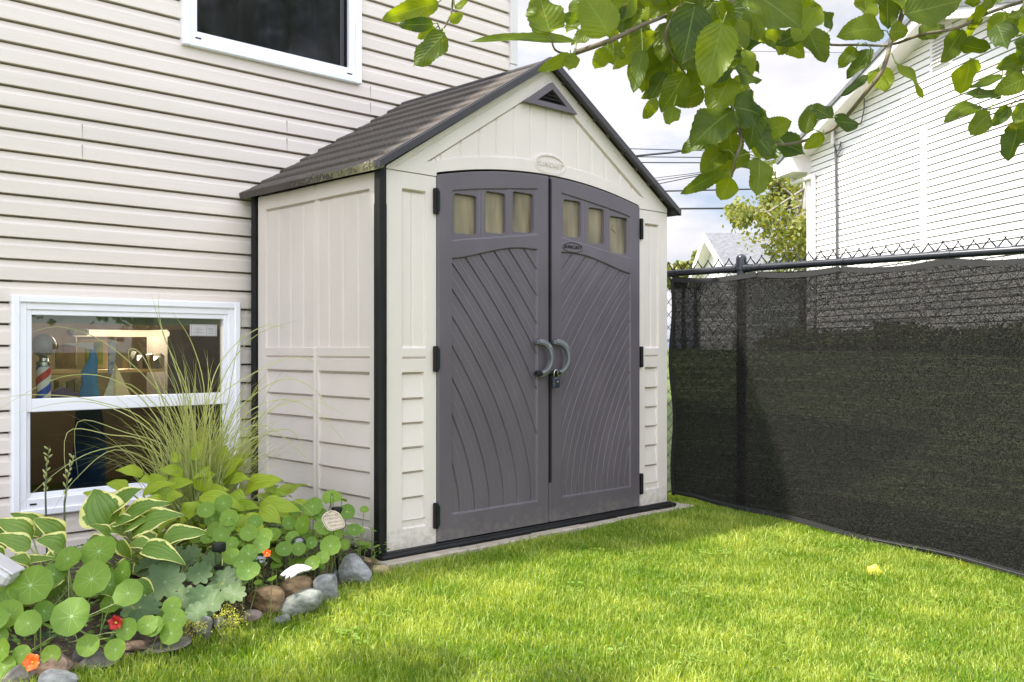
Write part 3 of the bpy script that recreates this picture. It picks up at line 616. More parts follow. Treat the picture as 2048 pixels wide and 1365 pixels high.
# the basement room behind the lower window
mb = MB(); x0, x1, y0, y1, z0, z1 = -2.6, 1.2, HYW+.06, HYW+2.6, -1.3, 1.35
vs = [(x, y, z) for x in (x0, x1) for y in (y0, y1) for z in (z0, z1)]
mb.add(vs, [(2, 6, 7, 3), (0, 1, 3, 2), (4, 6, 7, 5), (0, 2, 6, 4), (1, 5, 7, 3)])
mb.box(-2.6, -1.2, HYW+.035, HYW+.06, -1.3, 1.35); mb.box(-.09, 1.2, HYW+.035, HYW+.06, -1.3, 1.35); mb.box(-1.2, -.09, HYW+.035, HYW+.06, -1.3, .19)
mb.build('room_wall', pm('room_wall', (.20, .16, .11), .9, .15, 3), house)
def room(px, py, dy): return onY(px, py, HYW+dy)
q = MB(); a = room(62, 634, .05); b = room(440, 655, .05); q.box(-1.15, -.14, HYW+.045, HYW+.055, b.z+.006, 1.14, .002); q.build('roller_blind', pm('blind', (.16, .21, .13), .8, .1, 5), house)
lamp = thing('light_fixture', 'cream strip light with a pull cord hung inside the basement window', 'lamp', room(240, 675, .5))
a = room(150, 655, .5); b = room(333, 678, .5); q = MB(); q.box(a.x, b.x, HYW+.45, HYW+.55, b.z+.01, a.z-.012, .01); q.build('fixture_tray', emis('tube_glow', (1., .78, .55), .55), lamp)
q = MB(); a = room(137, 656, .44); b = room(174, 672, .44); q.box(a.x, b.x, HYW+.40, HYW+.48, b.z, a.z, .012); q.build('end_cap', M['ceramic'], lamp)
p = room(152, 672, .43); q = MB(); q.tube([p, p+Vector((0, 0, -.155))], .0022, 5); q.build('pull_cord', M['ceramic'], lamp)
ld = bpy.data.lights.new('lamp_glow', 'POINT'); ld.energy = 26; ld.color = (1, .80, .58); ld.shadow_soft_size = .2; lo = bpy.data.objects.new('lamp_glow', ld); scn.collection.objects.link(lo); lo.location = room(260, 650, 1.1)+Vector((0, 0, .02)); lo.parent = lamp; lo.matrix_parent_inverse = Matrix.Translation(-lamp.location)
bp = thing('barber_pole', 'barber pole with blue and red spiral stripes at the left of the basement window', 'barber pole', room(87, 800, .14))
mt_ = bpy.data.materials.new('stripes'); mt_.use_nodes = True; t = mt_.node_tree; bs = t.nodes['Principled BSDF']; tc = N(t, 'ShaderNodeTexCoord'); sx = N(t, 'ShaderNodeSeparateXYZ'); t.links.new(tc.outputs['Object'], sx.inputs[0])
pc = room(87, 760, .14)
def mth(op, a, b=None):
    n = N(t, 'ShaderNodeMath', operation=op)
    for i, q in enumerate((a, b)):
        if q is None: continue
        if isinstance(q, (int, float)): n.inputs[i].default_value = q
        else: t.links.new(q, n.inputs[i])
    return n.outputs[0]
ang = mth('ARCTAN2', mth('SUBTRACT', sx.outputs[1], pc.y), mth('SUBTRACT', sx.outputs[0], pc.x))
ph = mth('FRACT', mth('ADD', mth('SUBTRACT', mth('MULTIPLY', sx.outputs[2], 6.3), mth('DIVIDE', ang, 2*math.pi)), .90))
rmp = N(t, 'ShaderNodeValToRGB'); rmp.color_ramp.interpolation = 'CONSTANT'; e = rmp.color_ramp.elements; e[0].color = (.8, .8, .8, 1); e[0].position = 0
for pos, c in ((.24, (.6, .01, .015, 1)), (.49, (.8, .8, .8, 1)), (.73, (.01, .05, .5, 1))):
    n_ = e.new(pos); n_.color = c
e[len(e)-1].position = .98; e[len(e)-1].color = (.01, .05, .5, 1)
t.links.new(ph, rmp.inputs[0]); t.links.new(rmp.outputs[0], bs.inputs['Base Color']); bs.inputs['Roughness'].default_value = .3
bz = room(87, 800, .14).z-.02; tz = room(87, 735, .14).z; q = MB(); q.lathe((pc.x, pc.y, bz), [(.034, 0), (.034, tz-bz), (.028, tz-bz+.004)], 24); q.build('striped_cylinder', mt_, bp, True, 40)
q = MB(); q.lathe((pc.x, pc.y, tz+.003), [(.026, 0), (.034, .006), (.034, .022), (.022, .028), (.020, .042), (.026, .046), (.010, .052)], 20); q.build('chrome_cap', M['steel'], bp, True, 40)
q = MB(); q.lathe((pc.x, pc.y, tz+.05), [(.058*math.sin(t_), .058*(1-math.cos(t_))) for t_ in np.linspace(.1, math.pi-.02, 14)], 24); q.build('globe', pm('globe', (.22, .20, .17), .3, .1, 3), bp, True)
def flat(name, pts, dy, mat, th=.008):
    q = MB(); P3 = [room(x, y, dy) for x, y in pts]; q.prism([(p.x, p.z) for p in P3], lambda a, b: (a, HYW+dy, b), lambda a, b: (a, HYW+dy+th, b)); return q.build(name, mat)
sb = thing('toy_sailboat', 'model sailboat with cream and blue sails on the window ledge', 'model boat', room(240, 800, .2))
blue = pm('bluecloth', (.02, .10, .30), .8, .5, 12, (1, 1, .4), col2=(.05, .26, .55))
for nm, pts, dy, m in (('sail', [(205, 800), (231, 732), (229, 800)], .20, pm('sailgrey', (.60, .60, .52), .8)), ('sail', [(231, 800), (232, 730), (266, 800)], .20, pm('sailcream', (.80, .66, .36), .8))):
    o = flat(nm, pts, dy, m); o.parent = sb; o.matrix_parent_inverse = Matrix.Translation(-sb.location)
q = MB(); a = room(229.5, 727, .2); b = room(229.5, 806, .2); q.tube([b, a], .005, 6); q.build('mast', M['woodpale'], sb)
q = MB(); a = room(200, 803, .2); b = room(268, 803, .2); q.prism([(a.x, a.z+.002), (b.x, a.z+.002), (b.x-.03, a.z-.03), (a.x+.03, a.z-.03)], lambda u, v: (u, HYW+.17, v), lambda u, v: (u, HYW+.23, v)); q.build('hull', M['ceramic'], sb)
def clutter(name, pts, dy, mat, label, cat, th=.012): return tag(centre(flat(name, pts, dy, mat, th)), label, cat)
clutter('sail_cloth', [(184, 694), (190, 697), (196, 720), (194, 760), (201, 800), (214, 900), (208, 985), (135, 985), (150, 880), (154, 800), (166, 765), (163, 745), (178, 720)], .35, blue, 'tall dark blue cloth sail hanging behind the window, left of the model boat', 'sail cloth')
clutter('pennant', [(125, 687), (187, 685), (187, 700)], .34, M['ceramic'], 'long pale triangular pennant below the strip light', 'pennant')
clutter('banner', [(219, 678), (232, 683), (231, 722), (224, 748), (217, 748)], .45, pm('bannermat', (.08, .14, .35), .8, .5, 25, col2=(.6, .65, .7)), 'blue and white cloth strip hanging above the cream sail', 'banner')
clutter('green_picture', [(172, 684), (206, 684), (206, 730), (172, 730)], .8, pm('pic1', (.03, .12, .05), .8, .5, 14, col2=(.35, .40, .05)), 'green and yellow picture on the back wall of the basement room', 'picture')
clutter('dark_picture', [(112, 690), (153, 690), (153, 738), (112, 738)], .8, pm('pic2', (.02, .015, .012), .6, .5, 10, col2=(.35, .20, .03)), 'dark framed picture beside the barber pole lamp globe', 'picture')
clutter('poster_board', [(153, 680), (218, 678), (220, 741), (153, 741)], .9, pm('board', (.40, .33, .22), .8), 'cream board on the wall behind the green picture', 'board')
clutter('shelf_board', [(100, 742), (330, 738), (330, 744), (100, 748)], .7, M['woodpale'], 'upper wooden shelf inside the basement window', 'shelf', .2)
clutter('shelf_board', [(100, 752), (162, 750), (162, 755), (100, 757)], .6, M['woodpale'], 'short lower wooden shelf beside the barber pole', 'shelf', .2)
clutter('purple_cloth', [(100, 801), (104, 785), (130, 775), (160, 790), (165, 801)], .3, pm('purple', (.12, .07, .18), .9, .3), 'purple cloth heap on the window ledge', 'cloth', .06)
clutter('grey_cabinet', [(335, 660), (440, 660), (440, 800), (335, 800)], .9, pm('cab', (.10, .09, .08), .8, .3), 'dark cabinet at the right of the basement room', 'cabinet', .3)
rr = random.Random(9)
for k in range(7):
    x = 255+k*11; c = [(.25, .20, .12), (.12, .14, .10), (.3, .26, .2), (.1, .07, .05)][k % 4]
    clutter('jar', [(x, 738), (x, 722-rr.random()*22), (x+8, 722-rr.random()*22), (x+8, 738)], .75, pm('jar%d' % k, c, .4), ['first', 'second', 'third', 'fourth', 'fifth', 'sixth', 'seventh'][k]+' jar from the left on the shelf behind the grass clump', 'jar', .07)
for k in range(5):
    x = 118+k*16; c = [(.3, .22, .10), (.12, .10, .07), (.22, .18, .12)][k % 3]
    clutter('craft_box', [(x, 785), (x, 766-rr.random()*6), (x+14, 764-rr.random()*6), (x+14, 785)], .55, pm('box%d' % k, c, .8, .4, 30), ['first', 'second', 'third', 'fourth', 'fifth'][k]+' small box from the barber pole, on the window ledge', 'box', .08)
clutter('window_ledge', [(60, 802), (445, 802), (445, 812), (60, 812)], .05, M['woodpale'], 'wooden ledge inside the basement window under the ornaments', 'ledge', .6)
# ------------------------------------------------------------------ chain link fence and privacy screen
FX = 2.5
fence = thing('chain_link_fence', 'black chain link fence behind the dark privacy screen', 'fence', (FX, -1.5, -.15))
for y, lb in ((-.303, 1), (-3.35, 0), (2.7, 0)):
    g0 = gz(FX, y); q = MB(); q.tube([(FX, y, g0-.05), (FX, y, 1.475)], .030, 16)
    p = q.build('post', M['blackpaint'], fence, True, 40); q = MB(); q.lathe((FX, y, 1.475), [(.0335, -.025), (.0335, .03), (.031, .045), (.022, .056), (.008, .062), (.001, .063)], 18); q.build('post_cap', M['blackpaint'], p, True, 50)
for a, b in ((2.67, -.262), (-.345, -3.32)):
    q = MB(); q.tube([(FX-.004, a, 1.447), (FX-.004, b, 1.447)], .0215, 14); q.build('top_rail', M['blackpaint'], fence, True, 40)
q = MB()
for y, r in ((-.262, .027), (-.345, .027), (-.37, .0245), (-1.02, .0245), (-1.56, .0245)): q.tube([(FX-.004, y-.014, 1.447), (FX-.004, y+.014, 1.447)], r, 14)
q.tube([(FX-.002, -.303, 1.44), (FX-.002, -.303, 1.46)], .036, 16); q.build('rail_clamp', M['blackpaint'], fence, True, 40)
q = MB(); pt = .0775; k = -48
rr = random.Random(3)
tops = 1.512
for k in range(-46, 36):
    y = k*pt+.02; gb = gz(FX, y); tp = tops+rr.uniform(-.004, .004)
    for s in (-1, 1):
        pts = []; z = tp; yy = y; n = int((tp-gb)/(.039)); pts = [(FX+(.002*s), y+s*pt*.5*i, tp-.045*i*.93) for i in range(0, int((tp-gb)/.042)+1)]
        pts = [p for p in pts if -3.35 < p[1] < 2.7]
        if len(pts) > 1: q.tube([pts[0], pts[-1]], .0022, 4, False)
    q.tube([(FX, y-.036, tp-.050), (FX+.002, y+.006, tp+.007)], .0032, 5); q.tube([(FX, y+.036, tp-.050), (FX-.002, y-.006, tp+.007)], .0032, 5)
q.build('wire_mesh', M['blackpaint'], fence)
# privacy cloth
cm = bpy.data.materials.new('shade_cloth'); cm.use_nodes = True; t = cm.node_tree; t.nodes.clear(); K = t.links.new
out = N(t, 'ShaderNodeOutputMaterial'); tp = N(t, 'ShaderNodeBsdfTransparent'); df = N(t, 'ShaderNodeBsdfPrincipled'); df.inputs['Roughness'].default_value = .55; df.inputs['Specular IOR Level'].default_value = .06
tr = N(t, 'ShaderNodeBsdfTranslucent'); tr.inputs[0].default_value = (.012, .011, .010, 1); m1 = N(t, 'ShaderNodeMixShader'); m1.inputs[0].default_value = .3; m2 = N(t, 'ShaderNodeMixShader')
tc = N(t, 'ShaderNodeTexCoord'); mp = N(t, 'ShaderNodeMapping'); mp.inputs['Scale'].default_value = (1, 260, 330); n1 = N(t, 'ShaderNodeTexNoise'); n1.inputs['Scale'].default_value = 1; n1.inputs['Detail'].default_value = 2
mp3 = N(t, 'ShaderNodeMapping'); mp3.inputs['Scale'].default_value = (1, 1.5, 60); n3 = N(t, 'ShaderNodeTexNoise'); n3.inputs['Scale'].default_value = 1; n3.inputs['Detail'].default_value = 3
K(tc.outputs['Object'], mp.inputs[0]); K(mp.outputs[0], n1.inputs['Vector']); K(tc.outputs['Object'], mp3.inputs[0]); K(mp3.outputs[0], n3.inputs['Vector'])
ad = N(t, 'ShaderNodeMath', operation='MULTIPLY_ADD'); ad.inputs[1].default_value = .24; K(n3.outputs['Fac'], ad.inputs[0]); K(n1.outputs['Fac'], ad.inputs[2])
mr = N(t, 'ShaderNodeMapRange'); mr.inputs['From Min'].default_value = .54; mr.inputs['From Max'].default_value = .89; mr.inputs['To Min'].default_value = .0; mr.inputs['To Max'].default_value = .155; K(ad.outputs[0], mr.inputs['Value'])
cr = N(t, 'ShaderNodeValToRGB'); cr.color_ramp.elements[0].color = (.003, .003, .003, 1); cr.color_ramp.elements[1].color = (.0065, .006, .006, 1); e_ = cr.color_ramp.elements.new(.84); e_.color = (.075, .07, .065, 1); cr.color_ramp.elements[0].position = .45; cr.color_ramp.elements[1].position = .75; K(n1.outputs['Fac'], cr.inputs[0]); K(cr.outputs[0], df.inputs['Base Color'])  # last ramp stop paints pale specks into the cloth colour as sparkle
K(df.outputs[0], m1.inputs[1]); K(tr.outputs[0], m1.inputs[2]); K(mr.outputs['Result'], m2.inputs[0]); K(m1.outputs[0], m2.inputs[1]); K(tp.outputs[0], m2.inputs[2]); K(m2.outputs[0], out.inputs[0])
scr = thing('privacy_screen', 'black mesh privacy screen cloth tied along the chain link fence', 'privacy screen', (FX-.05, -1.5, -.15))
TIES = [.20, -.43, -.97, -1.56, -2.17, -2.78, -3.33]
def topz(y):
    for a, b in zip(TIES[:-1], TIES[1:]):
        if b <= y <= a: u = (y-a)/(b-a); return 1.421-.022*math.sin(math.pi*u)**.8
    return 1.418
def cloth(y, z, v): return (FX-.047+.010*math.sin(y*2.3+.5*z)*(1-v)+.004*math.sin(y*23+3*z)*v**3+.006*math.sin(z*5+y*1.3), y+(.012*math.sin(z*9)-.012*(1-v) if y > .17 else 0), z)
ys = np.linspace(.205, -3.33, 150); P = np.array([[cloth(y, gz(FX, y)+.03+.008*math.sin(y*7)+(topz(y)-gz(FX, y)-.03)*v, v) for v in np.linspace(0, 1, 40)] for y in ys]); q = MB(); q.grid(P); q.build('cloth', cm, scr, True)
hemm = pm('hem', (.018, .017, .017), .7, .4, 60, (1, 6, 1), .4, 100)
def strip(get0, get1, n0, name):
    q = MB(); P = np.array([[get0(i), get1(i)] for i in n0]); P2 = P.copy(); P2[..., 0] -= .003; q.grid(P2); skirt(q, P2, np.array([.004, 0, 0])); q.build(name, hemm, scr)
strip(lambda y: cloth(y, topz(y)-.030, 1), lambda y: cloth(y, topz(y), 1), ys, 'top_hem')
def bot(y): return gz(FX, y)+.03+.008*math.sin(y*7)
strip(lambda y: cloth(y, bot(y), 0), lambda y: cloth(y, bot(y)+.028, 0), ys, 'bottom_hem')
q = MB()
for i in range(40):
    pass
zs = np.linspace(.0, 1.41, 40); P = np.array([[cloth(.205, z, (z)/1.41), tuple(np.array(cloth(.18, z, z/1.41)))] for z in zs]); P[..., 0] -= .004; q.grid(P); skirt(q, P, np.array([.005, 0, 0])); q.build('side_hem', hemm, scr)
q = MB(); q.tube([(FX-.058, y, bot(y)+.018) for y in ys], .004, 6); q.build('bottom_cord', hemm, scr)
for y in TIES[:-1]:
    q = MB(); q.lathe((FX-.052, y-.01, topz(y)-.010), [(.006, 0), (.0075, .002), (.003, .003)], 12, Vector((-1, 0, 0))); g = q.build('grommet', M['steel'], scr, True)
    q = MB(); q.tube([(FX-.004+.026*math.cos(t_), y-.012, 1.44+.030*math.sin(t_)) for t_ in np.linspace(0, 2*math.pi, 14)], .0016, 5); q.build('cable_tie', M['black_plastic'], g)
# ------------------------------------------------------------------ leaves
def frame(t, n):
    t = t.normalized(); n = (n-t*n.dot(t)); n = n.normalized() if n.length > 1e-5 else t.orthogonal().normalized(); return t, n, n.cross(t)
def leaf(mb, P0, P1, wid, nrm, arch=.1, fold=.15, prof='ovate', na=9, nc=5, tooth=0., curl=0., wave=.0, rnd=None):
    P0 = Vector(P0); P1 = Vector(P1); Lg = (P1-P0).length; t, n, b = frame(P1-P0, Vector(nrm)); hw = wid/2
    vs = []; uv = []; ph = random.random()*6
    for i in range(na+1):
        v = i/na
        if prof == 'ovate': w_ = (math.sin(math.pi*min(v, .999)**.74)**.62)*(1-.12*v) if v < .9 else (math.sin(math.pi*.9**.74)**.62)*.892*((1-v)/.1)**1.2
        elif prof == 'hosta': w_ = math.sin(math.pi*min(v, .999)**.62)**.8*(1-.12*v)
        else: w_ = (1-v)**.6*min(1, v*20+.3)
        for j in range(nc):
            u = -1+2*j/(nc-1); ww = w_
            if tooth and abs(u) > .9: ww = w_*(1+tooth*(1 if i % 2 else -1))
            off = n*(Lg*arch*(math.sin(math.pi*v)-curl*v*v*1.5)+hw*ww*(fold*abs(u)**1.3)+wave*hw*math.sin(v*11+ph+(2 if u > 0 else 0))*abs(u)**2)
            vs.append(P0+t*Lg*v+b*(hw*ww*u)+off); uv.append((u, v))
    fs = [(i*nc+j, i*nc+j+1, (i+1)*nc+j+1, (i+1)*nc+j) for i in range(na) for j in range(nc-1)]
    mb.add(vs, fs, uv, rnd)
def disk(mb, c, nrm, r, lobes=0, ecc=1., up=None, cup=.12, amp=.022, n=27, rnd=None):
    c = Vector(c); n_ = Vector(nrm).normalized(); a = (Vector(up or (random.uniform(-1, 1), random.uniform(-1, 1), .1))); a = (a-n_*a.dot(n_)).normalized(); b = n_.cross(a)
    vs = [c]; uv = [(0, 0)]; ph = random.random()*6; rings = (.35, .7, 1.0)
    for k, q in enumerate(rings):
        for i in range(n):
            an = 2*math.pi*i/n; rr_ = r*q*(1+(amp*math.cos(4.5*an*2) if not lobes else amp*(abs(math.cos(lobes*an/2))-.5)*2)*q)
            vs.append(c+a*math.cos(an)*rr_+b*math.sin(an)*rr_*ecc+n_*(r*cup*q*q+r*.09*math.sin(2*an+ph)*q*q+r*.035*math.sin(7*an+ph*2)*q*q)); uv.append((q*math.cos(an), q*math.sin(an)))
    fs = [(0, 1+i, 1+(i+1) % n) for i in range(n)]
    for k in range(2):
        for i in range(n): i2 = (i+1) % n; fs.append((1+k*n+i, 1+(k+1)*n+i, 1+(k+1)*n+i2, 1+k*n+i2))
    mb.add(vs, fs, uv, rnd)
TOCAM = (-FW).normalized()
def rv(s=1.): return Vector((random.uniform(-s, s), random.uniform(-s, s), random.uniform(-s, s)))
# ------------------------------------------------------------------ apple tree (branches reach in from above)
AP = [(877,5,762,40,40),(867,48,795,51,26),(872,57,835,78,20),(889,66,826,132,50),(900,45,926,27,20),(909,15,936,0,15),(1153,85,938,84,26),(1101,65,1078,-18,72),(1219,71,1165,-12,74),(1160,37,1115,34,20),(1160,61,1128,56,12),
(1141,110,1075,143,24),(1150,107,1136,142,26),(1214,98,1189,139,32),(1228,98,1250,118,20),(1285,102,1267,188,32),(1310,65,1224,140,34),(1279,117,1265,171,34),(1322,178,1281,197,18),(1313,198,1287,238,24),(1371,148,1322,225,52),(1347,212,1339,251,32),
(1390,9,1365,129,74),(1427,6,1455,77,60),(1445,46,1410,178,72),(1458,37,1488,105,54),(1461,154,1424,235,66),(1464,222,1381,295,74),(1467,215,1525,231,70),(1492,-22,1608,62,92),(1470,135,1522,163,42),(1458,129,1415,172,38),(1488,100,1507,148,26),
(1458,268,1467,322,46),(1445,302,1401,345,44),(1448,342,1362,389,30),(1461,354,1441,402,44),(1518,317,1510,394,48),(1498,305,1461,338,32),(1535,271,1611,308,58),(1495,268,1533,252,36),(1528,265,1584,243,40),(1611,268,1624,209,32),(1664,237,1615,215,36),
(1670,243,1718,249,40),(1648,271,1608,298,26),(1519,308,1556,314,24),(1664,58,1642,24,36),(1616,58,1651,126,50),(1606,66,1550,90,32),(1764,61,1676,70,54),(1713,97,1676,137,28),(1742,97,1693,158,30),(1779,63,1817,63,36),(1808,29,1925,0,62),(1837,73,1890,49,36),
(1959,29,1932,61,24),(2012,24,1990,95,50),(1925,61,1883,126,40),(2046,20,2018,40,22),(1757,136,1769,184,48),(1791,126,1848,196,30),(1735,151,1679,195,18),(2054,118,1991,136,32),(2041,136,2010,151,24),(2005,151,1937,178,20),(2002,192,1929,190,32),
(2052,156,1988,187,40),(1959,212,1888,241,34),(1980,226,1940,271,38),(2019,214,1980,254,26),(2055,209,2025,248,32),(1961,5,1929,5,20),(1968,15,1998,-12,22),(1606,5,1647,32,27),(1610,32,1616,60,22),(1508,28,1524,80,22)]
BR = [([(1150,106),(1219,82),(1282,52),(1353,18),(1420,-60)], 1.72, 6), ([(1470,-60),(1462,20),(1458,89),(1458,154),(1467,228),(1482,277),(1472,315),(1463,354)], 1.75, 6), ([(1815,-60),(1805,27),(1783,80),(1776,107),(1762,146),(1727,192),(1681,246),(1647,268),(1570,290),(1490,272)], 1.85, 7),
 ([(2100,-20),(2048,2),(1975,27),(1915,56),(1842,70),(1781,90),(1720,90),(1647,87),(1611,52),(1600,30)], 1.9, 5), ([(2120,180),(2048,199),(1980,219),(1959,212)], 1.8, 3), ([(915,-50),(906,0),(901,32),(882,65)], 1.55, 3.5), ([(1141,110),(1110,100),(1101,65)], 1.72, 3), ([(1353,18),(1330,80),(1371,148)], 1.75, 3.5), ([(2120,110),(2050,140),(2005,151)], 1.8, 3)]
trunk_base = CAM+FW*.75+RT*1.9; trunk_base.z = gz(trunk_base.x, trunk_base.y)
tree = thing('apple_tree', 'leafy apple tree whose branches hang into the top of the view', 'tree', trunk_base)
JP = trunk_base+Vector((-.1, .1, 1.9-trunk_base.z))
q = MB(); q.tube([trunk_base+Vector((0, 0, -.1)), trunk_base+Vector((.05, 0, .8)), trunk_base+Vector((-.05, .05, 1.5)), JP], [.13, .10, .085, .07], 12); q.build('trunk', M['bark'], tree, True)
rr = random.Random(11); random.seed(21)
hubs = [at(1500, -260, 1.75), at(1950, -240, 1.85), at(1000, -330, 1.6), at(300, -420, 1.9)]
for i, h in enumerate(hubs):
    q = MB(); m_ = (JP+h)/2+Vector((0, 0, .35)); q.tube([JP, JP.lerp(m_, .5)+Vector((0, 0, .05)), m_, m_.lerp(h, .5)+Vector((0, 0, .06)), h], [.055, .04, .03, .022, .014], 8); q.build('limb', M['bark'], tree, True)
for pts, d, r in BR:
    P3 = []
    for i, (x, y) in enumerate(pts): P3.append(at(x, y, d+.05*math.sin(i*1.3+d*20)))
    hub = min(hubs, key=lambda h: (h-P3[0]).length); hb2 = min(hubs, key=lambda h: (h-P3[-1]).length)
    first = P3[0]; ch = []
    if pts[0][1] < 0 or pts[0][0] > 2048: ch = [hub, hub.lerp(first, .5)+Vector((0, 0, .02))]
    allp = ch+P3; rad = [r*.00085*(1-.55*i/(len(allp)-1)) for i in range(len(allp))]
    # smooth the path
    sp = []; sr = []
    for i in range(len(allp)-1):
        a_ = allp[max(i-1, 0)]; b_ = allp[i]; c_ = allp[i+1]; d_ = allp[min(i+2, len(allp)-1)]
        for k in range(4):
            u = k/4; sp.append(.5*((2*b_)+(c_-a_)*u+(2*a_-5*b_+4*c_-d_)*u*u+(3*b_-a_-3*c_+d_)*u*u*u)); sr.append(rad[i]+(rad[i+1]-rad[i])*u)
    sp.append(allp[-1]); sr.append(rad[-1]); q = MB(); q.tube(sp, sr, 7); q.build('branch', M['twig'], tree, True)
allb = [(Vector((x, y, 0)), at(x, y, d)) for pts, d, r in BR for (x, y) in pts]
lf = MB(); tw = MB()
for (x0, y0, x1, y1, w_) in AP:
    near = min(allb, key=lambda q_: (q_[0]-Vector((x0, y0, 0))).length); d = (near[1]-CAM).dot(FW)+rr.uniform(-.10, .08)
    if w_ > 60: d -= .10
    dd = rr.uniform(-.025, .03); a = at(x0, y0, d); b = at(x1, y1, d+dd); Ls = math.hypot(x1-x0, y1-y0)
    nrm = TOCAM*1.0+RT*rr.uniform(-.35, .35)+UP*rr.uniform(-.05, .55)
    if w_ < .45*Ls: nrm = TOCAM*.8+UP*rr.choice((.7, .5, -.4))+RT*rr.uniform(-.3, .3)
    wd = w_/F*d*1.18
    leaf(lf, a, b, wd, nrm, rr.uniform(-.10, .12), rr.uniform(-.1, .45), 'ovate', 22, 7, .035, rr.uniform(-.3, .6), rr.uniform(.08, .28))
    if (near[1]-a).length < .25: tw.tube([near[1], near[1].lerp(a, .5)+Vector((0, 0, .008)), a], .0011, 5)
    else: tw.tube([a+UP*.05+rv(.01), a], .0011, 5)
def rand_leaves(c, n, rad, mb, size=(.06, .095)):
    for _ in range(n):
        v = rv(1)
        while v.length > 1: v = rv(1)
        p = Vector(c)+Vector((v.x*rad[0], v.y*rad[1], v.z*rad[2])); d = Vector((random.uniform(-1, 1), random.uniform(-1, 1), random.uniform(-1.4, .2))).normalized(); s_ = random.uniform(*size)
        leaf(mb, p, p+d*s_, s_*random.uniform(.5, .75), Vector((random.uniform(-.7, .7), random.uniform(-.7, .7), 1)), random.uniform(-.1, .12), random.uniform(0, .4), 'ovate', 8, 5, .0, random.uniform(-.3, .5), .2)
# extra leaves round the visible branches' top
for cx_, cy_, n_, sx_, sy_ in ((1300, -20, 34, 170, 40), (1420, 40, 24, 80, 50), (1440, 150, 6, 50, 50), (1420, 50, 22, 130, 50), (1460, 250, 4, 40, 40), (1560, -25, 8, 80, 30), (1800, -30, 10, 130, 30), (2050, 60, 6, 40, 90), (1480, 250, 8, 40, 60), (1240, 60, 7, 60, 30), (1380, 70, 10, 70, 50), (1330, 130, 5, 40, 30)):
    for _ in range(n_):
        x = rr.gauss(cx_, sx_*.6); y = rr.gauss(cy_, sy_*.6); d = rr.uniform(1.72, 2.15); a = at(x, y, d); s_ = rr.uniform(.055, .09)
        dr = (RT*rr.uniform(-1, 1)+UP*rr.uniform(-1.2, .2)+FW*rr.uniform(-.4, .4)).normalized(); leaf(lf, a, a+dr*s_, s_*rr.uniform(.5, .75), TOCAM+UP*rr.uniform(-.2, .9)+RT*rr.uniform(-.5, .5), rr.uniform(-.1, .12), rr.uniform(0, .4), 'ovate', 18, 5, .035, rr.uniform(-.2, .5), .2)
# crown out of view: throws the dappled shade at the lower corners of the lawn
rand_leaves(at(1500, -560, 1.7), 420, (.9, .5, .35), lf); rand_leaves(at(2350, -150, 1.7), 200, (.3, .4, .5), lf); rand_leaves(at(900, -700, 1.5), 200, (.5, .4, .25), lf)
for (sx_, sy_, h, n_, rd) in ((-.75, -1.05, 2.35, 140, .26), (-.35, -1.45, 2.5, 80, .22), (-1.2, -.9, 2.3, 90, .25), (-1.35, -.5, 2.6, 120, .28), (-.85, -.30, 2.7, 120, .25), (-1.7, -.65, 2.5, 80, .25)):
    rand_leaves((sx_-.6*h, sy_+.25*h, h-.05), n_, (rd, rd*.9, .12), lf)
    q = MB(); e_ = Vector((sx_-.6*h, sy_+.25*h, h-.05)); q.tube([hubs[3], hubs[3].lerp(e_, .5)+Vector((0, 0, .1)), e_], [.014, .01, .006], 6); q.build('branch', M['twig'], tree, True)
lf.build('foliage', M['apple'], tree, True); tw.build('leaf_stalks', M['stem'], tree)
# ------------------------------------------------------------------ planting bed
soil = MB(); n = len(STONELINE); rows = []
for i, s in enumerate(STONELINE):
    e = Vector((s.x, HYW-.02, 0)) if s.x < -.02 else Vector((-.02+.0*s.x, HYW-.02, 0)); rows.append([(s.x+(e.x-s.x)*v, s.y+(e.y-s.y)*v, gz(0, s.y+(e.y-s.y)*v)+.012+.06*math.sin(math.pi*min(v*1.3, 1))+.012*math.sin(i*3+v*23)) for v in np.linspace(0, 1, 24)])
soil.grid(np.array(rows)); tag(soil.build('soil_bed', M['soil'], smooth=True), kind='structure')
def bedz(x, y): return gz(x, y)+.03
def pt_down(p, lean=0.12): return Vector((p.x+random.uniform(-lean, lean), p.y+random.uniform(0, lean), bedz(p.x, p.y)))
def B(px, py, h): return G(px, py, h)      # a point in the bed at height h above the ground
